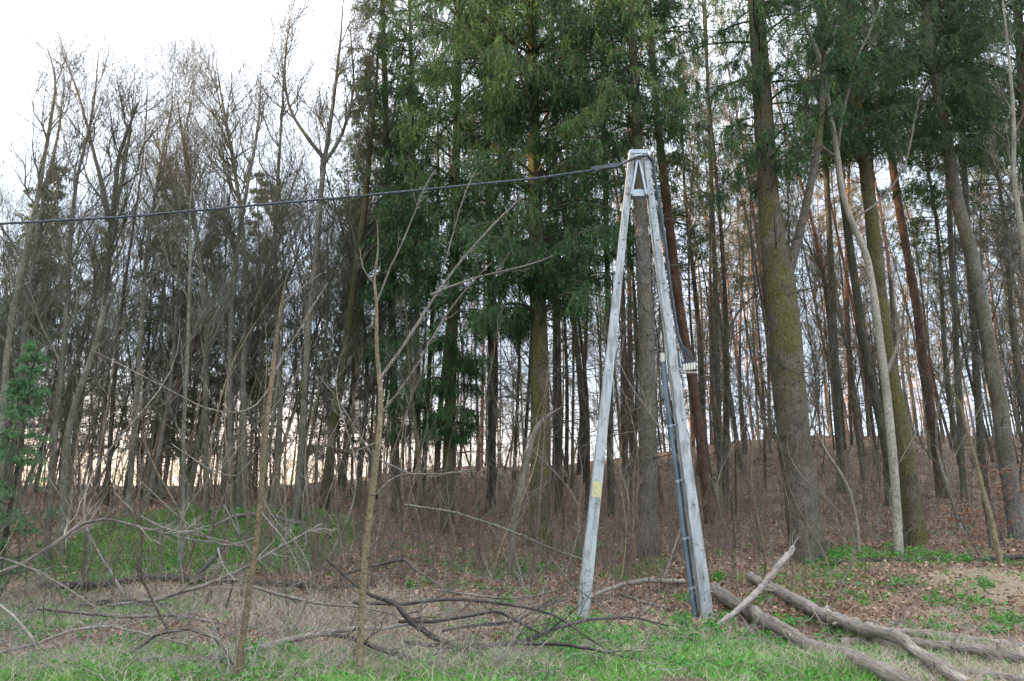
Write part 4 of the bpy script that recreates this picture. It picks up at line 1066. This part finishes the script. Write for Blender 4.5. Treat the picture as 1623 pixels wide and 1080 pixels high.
fallen('fallen_branch', 'short white dead stick standing on the bank left of the pole, the left one', [(766, 878, 5), (772, 900, 5), (780, 915, 4), (775, 930, 3)], 'bark_pale', seed=9)
fallen('fallen_branch', 'short white dead stick leaning on the bank left of the pole, the right one', [(791, 872, 6), (808, 895, 5), (820, 912, 5), (827, 932, 4)], 'bark_pale', seed=10)
fallen('fallen_log', 'straight pale pole lying lowest along the right foreground', [(1330, 1052, 8), (1400, 1058, 11), (1480, 1062, 12), (1560, 1072, 12), (1660, 1092, 12)], 'log', cat='log', seed=41)
fallen('fallen_branch', 'slim grey pole fanning out from the fork of the mossy log to the right edge', [(1400, 1006, 6), (1460, 1022, 8), (1530, 1036, 9), (1640, 1050, 9), (1720, 1062, 8)], 'log', seed=42, twigs=3)
# the black branch pile in the centre foreground
fallen('fallen_branch', 'black fallen bough sweeping down from the left into the branch pile', [(518, 886, 5), (560, 925, 6), (590, 945, 7), (625, 955, 9), (650, 985, 10), (690, 1012, 11), (722, 1027, 12), (755, 1045, 11), (830, 1050, 7)], 'log_dark', seed=11, yy=(9.6, 8.3), twigs=7, tl=.7)
fallen('fallen_branch', 'black bough running level through the pile and up past the left pole leg', [(640, 1018, 7), (700, 1026, 9), (760, 1026, 11), (830, 1018, 9), (880, 996, 7), (930, 983, 6), (1000, 978, 4), (1060, 992, 3)], 'log_dark', seed=12, yy=(8.7, 9.3), twigs=9, tl=.8)
fallen('fallen_branch', 'dark thin bough arching over the dry grass to the left of the pole foot', [(560, 955, 5), (640, 958, 7), (700, 950, 6), (760, 952, 6), (830, 962, 5), (880, 975, 4), (960, 1030, 3), (1030, 1062, 2)], 'log_dark', seed=13, yy=(9.6, 8.6), twigs=9, tl=.8)
fallen('fallen_branch', 'grey bough crossing the pile in front of the dry grass', [(630, 985, 6), (690, 985, 7), (750, 975, 6), (790, 968, 5), (830, 990, 4), (870, 1010, 3)], 'log_dark', seed=14, yy=(9.2, 8.9), twigs=8, tl=.7)
fallen('fallen_branch', 'dark bough curving from the pile toward the bottom right foreground', [(830, 1020, 7), (900, 1022, 6), (960, 1034, 5), (1040, 1052, 4), (1130, 1062, 3)], 'log_dark', seed=15, yy=(8.6, 8.0), twigs=6, tl=.6)
fallen('fallen_branch', 'thick low dark bough at the bottom of the pile, left of its centre', [(500, 1003, 7), (560, 1012, 8), (610, 1032, 9), (650, 1044, 8), (700, 1056, 5)], 'log_dark', seed=16, twigs=5, yy=(9.0, 8.2))
fallen('fallen_branch', 'dark twiggy bough on top of the pile near the left pole leg', [(700, 1000, 5), (760, 990, 5), (820, 985, 5), (860, 960, 4), (900, 950, 2)], 'log_dark', seed=17, twigs=8, yy=(9.3, 9.9), tl=.6)
fallen('fallen_branch', 'curved dark branch with a raised end left of the branch pile', [(540, 912, 4), (580, 900, 6), (640, 886, 6), (660, 905, 4), (700, 930, 3)], 'log_dark', seed=18, twigs=4, yy=(11.5, 11.2))
# pale branches of the left foreground
fallen('fallen_branch', 'long pale bough arching over the green mound at the left', [(-20, 915, 7), (40, 893, 8), (90, 860, 7), (130, 830, 6), (170, 822, 5), (230, 838, 4), (300, 855, 3), (400, 868, 2)], 'log', seed=20, yy=(10.5, 11.5), twigs=12, tl=.8)
fallen('fallen_branch', 'grey bough rising right behind the left foreground sapling', [(170, 960, 5), (250, 950, 7), (320, 930, 7), (380, 905, 6), (440, 870, 5), (510, 830, 2)], 'log', seed=21, yy=(10.6, 11.5), twigs=9, tl=.8)
fallen('fallen_branch', 'bent dark branch looping down to the foot of the left foreground sapling', [(200, 1040, 6), (250, 1005, 6), (300, 996, 6), (340, 1010, 7), (362, 1035, 7), (374, 1070, 7)], 'log', seed=22, yy=(8.4, 7.8), twigs=6, tl=.5)
fallen('fallen_branch', 'mossy bough running up right from the foot of the left foreground sapling', [(385, 1056, 12), (430, 1035, 13), (480, 1010, 12), (540, 998, 10), (610, 996, 7), (680, 985, 3)], 'log', seed=23, yy=(8.4, 9.4), twigs=5, tl=.6)
fallen('fallen_log', 'grey log lying in the green grass at the bottom left', [(130, 1058, 9), (200, 1050, 12), (260, 1052, 14), (320, 1054, 14), (372, 1056, 12)], 'log', seed=24, cat='log')
fallen('fallen_log', 'long dark log at the foot of the green mound', [(60, 935, 12), (150, 928, 14), (240, 932, 15), (320, 938, 14), (420, 938, 13), (520, 940, 10), (600, 930, 6)], 'log_dark', seed=25, cat='log')
fallen('fallen_log', 'second dark log half buried in dry grass in front of the long one', [(120, 965, 8), (180, 955, 12), (230, 960, 12), (290, 968, 8)], 'log_dark', seed=26, cat='log')
fallen('fallen_branch', 'thin pale branch arching over the grass at the lower left', [(0, 1035, 5), (60, 1020, 5), (110, 1000, 5), (170, 992, 5), (230, 1005, 4), (300, 1022, 3)], 'twig_grey', seed=27, twigs=8, yy=(8.4, 8.4), tl=.5)
fallen('fallen_branch', 'pale bent branch at the left border above the grass', [(-10, 952, 5), (20, 975, 5), (50, 1010, 5), (60, 1030, 4)], 'twig_grey', seed=28, twigs=4, yy=(9, 8.3), tl=.4)
fallen('fallen_branch', 'dead bough slanting up from the long dark log on the mound', [(300, 925, 8), (325, 900, 8), (350, 872, 6), (365, 855, 3)], 'log_dark', seed=29, twigs=3, yy=(12.5, 12.8))
fallen('fallen_branch', 'low grey bough lying at the far end of the green mound', [(330, 842, 6), (370, 818, 8), (420, 815, 7), (470, 830, 5), (520, 826, 3)], 'log', seed=30, twigs=5)
fallen('fallen_branch', 'thin brown bough crossing low behind the left pole leg', [(640, 800, 4), (720, 812, 4), (800, 838, 4), (880, 872, 3), (940, 892, 2)], 'twig', seed=31, twigs=8, yy=(13, 12.4), tl=.6)
fallen('fallen_branch', 'pale level twig in front of the low hanging spruce', [(600, 728, 3), (650, 752, 4), (700, 752, 4), (753, 744, 2)], 'twig_grey', seed=32, twigs=4, yy=(12.5, 12.8), tl=.5)
for k, (lab, pp, m, yy) in enumerate([
    ('thin curved grey twig bough over the dry grass, nearest the left border', [(-10, 880, 4), (60, 905, 4), (110, 935, 3), (170, 975, 2)], 'twig_grey', (9.6, 9.2)),
    ('thin grey bough slanting down over the green mound from the forked leaning tree', [(180, 780, 3), (215, 815, 4), (260, 838, 4), (330, 852, 3), (400, 868, 2)], 'twig_grey', (11.5, 11.8)),
    ('pale hooked twig hanging over the dry grass left of the left sapling', [(345, 868, 3), (352, 895, 3), (372, 920, 2)], 'twig_grey', (9.5, 9.3)),
    ('long thin pale bough lying on dry grass between the two foreground saplings', [(400, 930, 5), (450, 945, 6), (510, 958, 5), (570, 962, 4), (630, 975, 2)], 'twig_grey', (10, 9.6)),
    ('dark thin bough on the mound crossing toward the left sapling', [(355, 800, 3), (380, 850, 4), (400, 880, 3), (430, 905, 2)], 'twig', (10.5, 10.2)),
    ('grey bough lying in dry grass beneath the long pale one', [(60, 965, 4), (130, 972, 6), (200, 978, 6), (280, 975, 5), (360, 990, 3)], 'log', (9.8, 9.4)),
    ('thin bough between the branch pile and the bank left of the pole', [(690, 935, 3), (740, 942, 4), (800, 950, 4), (850, 945, 3), (900, 930, 2)], 'log', (10.6, 10.9)),
    ('fine brown bough sloping down in front of the left pole leg', [(870, 880, 2), (905, 925, 3), (950, 960, 3), (990, 995, 2)], 'twig', (10.4, 10.2)),
    ('short broken grey stick in the green grass before the pole', [(980, 1010, 4), (1010, 1030, 5), (1040, 1055, 3)], 'log', (9.4, 8.8)),
    ('crooked side bough rising from the mossy log at the right', [(1395, 1000, 6), (1415, 990, 5), (1432, 984, 3)], 'log', (10.1, 10.1)),
    ('thin stick lying on the leafy bank right of the crossed logs', [(1285, 960, 3), (1300, 985, 3), (1318, 1005, 2)], 'twig_grey', (10.4, 10.1))]):
    fallen('fallen_branch', lab, pp, m, seed=60 + k, yy=yy, twigs=7, tl=.5)
fallen('fallen_branch', 'long grey bough under the leaf bank at the wire fence', [(1300, 900, 6), (1380, 896, 7), (1460, 892, 8), (1540, 888, 8), (1640, 884, 8)], 'log_dark', seed=33)


# ------------------------------------------------------------------ wire fence along the wood edge
def fence():
    xs = np.array([(px - 811.5) / F * 15.9 for px in range(760, 1760, 130)])
    root = empty('wire_fence', (xs[0], 15.9, float(H(xs[0], 15.9))), label='thin wire stock fence along the foot of the wooded slope', cat='fence')
    b = np.array(root.location)
    for x in xs:
        z = float(H(x, 15.9)); g = Geo(); g.tubes(np.array([[x, 15.92, z - .1], [x + .01, 15.92, z + .6], [x, 15.92, z + 1.25]]) - b, np.array([.03, .028, .026]), 8, cap=True); g.build('post', M['bark_dark'], root)
    X = np.linspace(xs[0], xs[-1], 90); m, nt, bb = mat('wire', (.16, .155, .15), .5); bb.inputs['Metallic'].default_value = .3
    g = Geo()
    for k in range(9):
        Z = H(X, 15.88) + .06 + k * .14; P = np.stack([X, 15.88 + 0 * X, Z + .006 * np.sin(X * 9 + k)], -1) - b; g.tubes(P, np.full(90, .0022), 4)
    xv = np.arange(xs[0], xs[-1], .16); zz = H(xv, 15.88); Pv = np.stack([np.stack([xv, 15.88 + 0 * xv, zz + .06], -1), np.stack([xv, 15.88 + 0 * xv, zz + 1.18], -1)], 1) - b
    g.tubes(Pv, np.full((len(xv), 2), .0013), 3); g.build('wire_mesh', m, root)


fence()


# ------------------------------------------------------------------ the concrete pole
def concrete():
    m, nt, b = mat('concrete', (.42, .44, .46), .8, .3)
    n1 = noise(nt, 3.0, 6, sc=(1, 1, .5)); n2 = noise(nt, 60, 4, rough=.7); n3 = noise(nt, 12, 5, sc=(1, 1, .2))
    c = ramp(nt, n1, [(.3, (.40, .45, .49)), (.7, (.56, .61, .65))])
    c = mixc(nt, ramp(nt, n2, [(.35, (.5, .5, .5)), (.55, (0, 0, 0))]), c, (.27, .285, .29))
    c = mixc(nt, ramp(nt, n3, [(.46, (0, 0, 0)), (.60, (.85, .85, .85))]), c, (.24, .265, .25))
    c = mixc(nt, ramp(nt, noise(nt, 5, 4), [(.60, (0, 0, 0)), (.68, (.6, .6, .6))]), c, (.19, .21, .17))
    tz = nt.nodes.new('ShaderNodeTexCoord'); sz = nt.nodes.new('ShaderNodeSeparateXYZ'); nt.links.new(tz.outputs['Object'], sz.inputs[0])
    mz = nt.nodes.new('ShaderNodeMapRange'); nt.links.new(sz.outputs[2], mz.inputs[0]); mz.inputs[1].default_value = .9; mz.inputs[2].default_value = .0
    mm = nt.nodes.new('ShaderNodeMath'); mm.operation = 'MULTIPLY'; nt.links.new(mz.outputs[0], mm.inputs[0]); nt.links.new(n3, mm.inputs[1])
    c = mixc(nt, mm.outputs[0], c, (.13, .14, .09))
    nt.links.new(c, b.inputs['Base Color']); bump(nt, b, n2, .35, .01)
    return m


M['concrete'] = concrete()
m_, nt_, b_ = mat('galvanised', (.40, .45, .50), .45, .5); b_.inputs['Metallic'].default_value = .55
nt_.links.new(ramp(nt_, noise(nt_, 18, 4), [(.3, (.28, .34, .40)), (.7, (.46, .52, .58))]), b_.inputs['Base Color']); M['steel'] = m_
M['hole_shade'] = mat('hole_shade', (.015, .015, .015), .9)[0]  # near-black discs paint the shade inside the bolt holes
m_, nt_, b_ = mat('cable', (.045, .065, .085), .45, .5)
nt_.links.new(ramp(nt_, noise(nt_, 6, 3), [(.3, (.03, .045, .06)), (.7, (.08, .11, .135))]), b_.inputs['Base Color']); M['cable'] = m_
m_, nt_, b_ = mat('conduit', (.10, .15, .20), .45, .5)
nt_.links.new(ramp(nt_, noise(nt_, 4, 4, sc=(1, 1, .3)), [(.3, (.06, .095, .125)), (.7, (.17, .235, .29))]), b_.inputs['Base Color']); M['conduit'] = m_
m_, nt_, b_ = mat('yellow_paint', (.55, .52, .28), .7)
nt_.links.new(ramp(nt_, noise(nt_, 25, 5), [(.38, (.42, .43, .38)), (.5, (.62, .58, .30))]), b_.inputs['Base Color']); M['yellow'] = m_
M['ceramic'] = mat('ceramic', (.62, .62, .55), .4, .5)[0]
M['porcelain_grey'] = mat('fuse_grey', (.36, .37, .34), .6)[0]

YP = 11.3
pole = empty('utility_pole', at(1021, 988, YP), label='A-shaped pale concrete electricity pole with two spread legs in the clearing', cat='utility pole')
PB0 = np.array(pole.location)


def frame_of(a, b, yv=(0, 1, 0)):
    t = nrm(b - a); y = np.array(yv, float); y = nrm(y - t * (y @ t)); x = np.cross(y, t); return x, y, t


def leg(tp, bt, w0, w1, d0, d1):
    """H-section concrete leg: solid flanges front and back, recessed web between"""
    x, y, t = frame_of(bt, tp); Ln = np.linalg.norm(tp - bt); g = Geo(); n = 20
    prof = [(-1, -1), (1, -1), (1, -.42), (.62, -.30), (.62, .30), (1, .42), (1, 1), (-1, 1), (-1, .42), (-.62, .30), (-.62, -.30), (-1, -.42)]
    rings = []
    for k in range(n):
        s = k / (n - 1); w = (w0 * (1 - s) + w1 * s) / 2; d = (d0 * (1 - s) + d1 * s) / 2; c = bt + t * Ln * s
        rr = prof if s < .955 else [(a, b) if abs(a) > .9 else (math.copysign(.98, a), b) for a, b in prof]
        rings.append([c + x * w * a + y * d * b for a, b in rr])
    V = np.array(rings).reshape(-1, 3); m = len(prof)
    q = [[i * m + j, i * m + (j + 1) % m, (i + 1) * m + (j + 1) % m, (i + 1) * m + j] for i in range(n - 1) for j in range(m)]
    V = np.vstack([V, [bt, tp]]); tt = [[n * m + 1, (n - 1) * m + j, (n - 1) * m + (j + 1) % m] for j in range(m)] + [[n * m, (j + 1) % m, j] for j in range(m)]
    g.add(V - PB0, q=np.array(q), t=np.array(tt))
    o = g.build('leg', M['concrete'], pole, smooth=False)
    for p in o.data.polygons: pass
    bv = o.modifiers.new('edge', 'BEVEL'); bv.width = .006; bv.segments = 2; bv.limit_method = 'ANGLE'; bv.angle_limit = math.radians(28)
    return o, x, y, t, Ln


def holes(o, x, y, t, Ln, bt, w0, w1, d0, d1, fr):
    for s, dx in fr:
        w = (w0 * (1 - s) + w1 * s) / 2; d = (d0 * (1 - s) + d1 * s) / 2; c = bt + t * Ln * s + x * dx * w - PB0
        g = Geo(); P = np.stack([c - y * (d + .002), c - y * (d - .02)]); g.tubes(P, np.array([.011, .011]), 10, cap=True); g.build('bolt_hole', M['hole_shade'], o, smooth=False)


lt, lb = at(1001.5, 241, YP), at(921, 1000, YP)
rt, rb = at(1021.5, 241, YP), at(1123, 1003, YP)
arg = (.182, .10, .23, .15)
for tp, bt in ((lt, lb), (rt, rb)):
    o, x, y, t, Ln = leg(tp, bt, *arg)
    fr = [(s, 0.1) for s in (.975, .925, .905, .86, .82, .765, .62, .40, .235, .10)] + [(s, dx) for s in (.893, .786, .688) for dx in (-.12, .22)] + [(.672, .05), (.50, 0), (.06, -.25)]
    holes(o, x, y, t, Ln, bt, *arg, fr)
    if tp is lt: LX = (x, y, t, Ln)
# yellow painted band on the left leg
x, y, t, Ln = LX
s = .262; w = .182 * (1 - s) + .10 * s + .004; d = .23 * (1 - s) + .15 * s + .004; c = lb + t * Ln * s - PB0
g = Geo(); g.box(c - y * (d / 2 + .001), w * .94, .004, .25, R=np.stack([x, y, t], 1)); g.build('painted_band', M['yellow'], pole, smooth=False)
# steel head: cap plate, splayed flat bars, cross plate
g = Geo()
cap = (lt + rt) / 2 - PB0
g.box(cap + [0, -.085, -.035], .30, .012, .075); g.box(cap + [0, .085, -.035], .30, .012, .075); g.box(cap + [-.158, 0, -.035], .012, .16, .07); g.box(cap + [.158, 0, -.035], .012, .16, .07)
g.build('head_clamp', M['steel'], pole, smooth=False)
for px0, px1 in ((1009.5, 1000.5), (1012.5, 1024)):
    a, b = at(px0, 256, YP - .07) - PB0, at(px1, 310, YP - .07) - PB0; xx, yy, tt = frame_of(b, a); g = Geo()
    g.box((a + b) / 2, .035, .11, np.linalg.norm(a - b), R=np.stack([xx, yy, tt], 1)); g.build('head_bar', M['steel'], pole, smooth=False)
c = at(1012, 308, YP) - PB0
g = Geo(); g.box(c + [0, -.06, 0], .27, .008, .12); g.box(c + [0, 0, .062], .27, .12, .008); g.box(c + [0, 0, -.062], .27, .12, .008)
g.box(c + [-.139, -.03, 0], .008, .14, .135); g.box(c + [.139, -.03, 0], .008, .14, .135); g.build('cross_plate', M['steel'], pole, smooth=False)


# twisted overhead cable
def bundle(name, label, pts, r, strands, pitch, n, cat='cable', wob=0):
    pts = np.array(pts, float); base = pts[0].copy(); rng = np.random.default_rng(5)
    P, _ = trunk_path(pts, np.ones(len(pts)), n)
    s = np.concatenate([[0], np.cumsum(np.linalg.norm(np.diff(P, axis=0), axis=1))]); T = nrm(np.gradient(P, axis=0)); A = nrm(np.cross(T, np.array([.3, .9, .2]))); B = np.cross(T, A)
    root = empty(name, base, label=label, cat=cat)
    for k in range(strands):
        a = s / pitch * 2 * PI + k * 2 * PI / strands; Q = P + (A * np.cos(a)[:, None] + B * np.sin(a)[:, None]) * r * .62 - base
        g = Geo(); g.tubes(Q, np.full(n, r * .5), 6); g.build('strand', M['cable'], root)
    return root


cp = [at(1000, 254, YP - .12), at(975, 264, YP - .1), at(940, 270, 11.2), at(850, 283, 11.1), at(700, 298, 10.9), at(560, 312, 10.7), at(400, 326, 10.5), at(200, 344, 10.3), at(0, 355, 10.1), at(-300, 352, 9.8), at(-900, 320, 9.2)]
oc = bundle('overhead_cable', 'twisted dark overhead cable stretched from the pole top to the left border', cp, .018, 4, .55, 700)
g = Geo(); ob = np.array(oc.location)
a, b = at(938, 269, 11.15) - ob, at(978, 263, 11.12) - ob; xx, yy, tt = frame_of(a, b, (0, 1, 0)); Rm = np.stack([xx, yy, tt], 1)
g.box((a + b) / 2 + [0, 0, .012], .07, .05, np.linalg.norm(a - b), R=Rm); g.box(a * .8 + b * .2 - [0, 0, .01], .10, .07, .07, R=Rm)
g.tubes(np.stack([b, at(992, 257, 11.17) - ob, at(1003, 250, 11.19) - ob]), np.array([.010, .010, .010]), 6); g.build('tension_clamp', M['cable'], oc, smooth=False)

dc = bundle('down_cable', 'dark blue cable hanging from the pole top down the outer side of the right leg', [at(1000, 253, YP - .13), at(1014, 248, YP - .16), at(1027, 247, YP - .12), at(1035, 256, YP - .05), at(1039, 290, YP), at(1046, 330, YP), at(1055, 390, YP), at(1062, 450, YP), at(1069, 500, YP), at(1074, 530, YP), at(1082, 556, YP)], .026, 4, .8, 160)
for k, (qx, qy) in enumerate([(1085, 574), (1089, 573), (1093.5, 572), (1098, 571)]):
    a, b = pxpath([(1074, 528, 3), (1078, 545, 3), (qx - 1, 562, 3), (qx, qy + 3, 3)], YP - .02 - .004 * k); a, b = trunk_path(a - np.array(dc.location), np.full(4, .011), 12); g = Geo(); g.tubes(a, b, 6); g.build('cable_tail', M['cable'], dc)

# row of fuse holders on a bracket at the right leg
fz = empty('fuse_box', at(1090, 585, YP), label='small white row of fuse holders bolted to the right pole leg', cat='fuse box'); fb = np.array(fz.location)
g = Geo(); c = at(1091, 591, YP) - fb; g.box(c, .27, .10, .022); g.build('base_rail', M['porcelain_grey'], fz, smooth=False)
for k in range(5):
    c = at(1083.5 + k * 4.1, 583 - k * .6, YP - .02) - fb; g = Geo(); g.box(c, .036, .075, .115); o = g.build('fuse_holder', M['ceramic'], fz, smooth=False); o.modifiers.new('e', 'BEVEL').width = .006
    g = Geo(); g.box(c + [0, 0, .068], .03, .06, .035); g.build('fuse_cap', M['cable'], o, smooth=False)
x, y, t = frame_of(rb, rt)
g = Geo(); c = at(1077, 570, YP) - fb; g.box(c, .016, .11, .26, R=np.stack([x, y, t], 1)); c = at(1080, 585, YP) - fb; g.box(c, .10, .04, .03); g.box(at(1082, 604, YP) - fb, .012, .09, .22, R=np.stack([x, y, t], 1)); g.build('bracket', M['steel'], fz, smooth=False)

# conduit pipe down to the ground beside the right leg
cd = empty('cable_conduit', at(1103, 985, YP - .02), label='blue-grey plastic conduit pipe rising from the ground beside the right pole leg', cat='pipe'); cb = np.array(cd.location)
pp = [at(1050, 562, YP), at(1053, 600, YP), at(1059, 650, YP), at(1071, 740, YP), at(1084, 850, YP), at(1093, 920, YP), at(1104, 995, YP)]
P, _ = trunk_path(np.array(pp) - cb, np.ones(7), 30); g = Geo(); g.tubes(P, np.full(30, .036), 12, cap=True); g.build('pipe', M['conduit'], cd)
g = Geo(); g.tubes(P[:2] + [0, 0, .02], np.array([.043, .040]), 12, cap=True); g.build('pipe_cap', M['ceramic'], cd)
for k in (8, 14, 20, 25):
    g = Geo(); g.tubes(np.stack([P[k], P[k + 1] * .25 + P[k] * .75]), np.array([.043, .043]), 12, cap=True)
    g.box(P[k] + [.07, .0, 0], .13, .03, .02); g.build('pipe_clamp', M['steel'], cd, smooth=False)
P2 = P + np.array([.055, .03, 0]); g = Geo(); g.tubes(P2[12:], np.full(18, .011), 6); g.build('earth_wire', M['cable'], cd)

# ------------------------------------------------------------------ labels of the filled-in trees: rank to the right of a landmark
MARK = [(-80, 'the left photo border'), (100, 'the forked leaning tree'), (286, 'the stem on the green mound'), (392, 'the left foreground sapling'), (480, 'the tallest bare tree'), (590, 'the forked foreground sapling'), (708, 'the low hanging spruce'), (857, 'the mossy spruce'),
        (925, 'the left pole leg'), (1026, 'the spruce behind the pole'), (1115, 'the right pole leg'), (1278, 'the thick grey spruce'), (1421, 'the pale sapling'), (1496, 'the reddish slope pine'), (1608, 'the leaning right spruce')]
ORD = ['first', 'second', 'third', 'fourth', 'fifth', 'sixth', 'seventh', 'eighth', 'ninth', 'tenth', 'eleventh', 'twelfth', 'thirteenth', 'fourteenth', 'fifteenth', 'sixteenth', 'seventeenth', 'eighteenth', 'nineteenth', 'twentieth']
cnt = {}
rows = []
for r, label, x, Y in filled:
    px, py = scr(np.array([x, Y, float(H(x, Y))])); k = max(i for i, q in enumerate(MARK) if q[0] <= max(px, -79)); rows.append((label, k, float(px), r))
for label, k, px, r in sorted(rows, key=lambda a: (a[0], a[1], a[2])):
    c = cnt.get((label, k), 0); cnt[(label, k)] = c + 1
    r['label'] = label + ', ' + (ORD[c] if c < 20 else str(c + 1) + 'th') + ' right of ' + MARK[k][1]

print('objects', len(bpy.data.objects), 'top', len([o for o in bpy.data.objects if o.parent is None]))
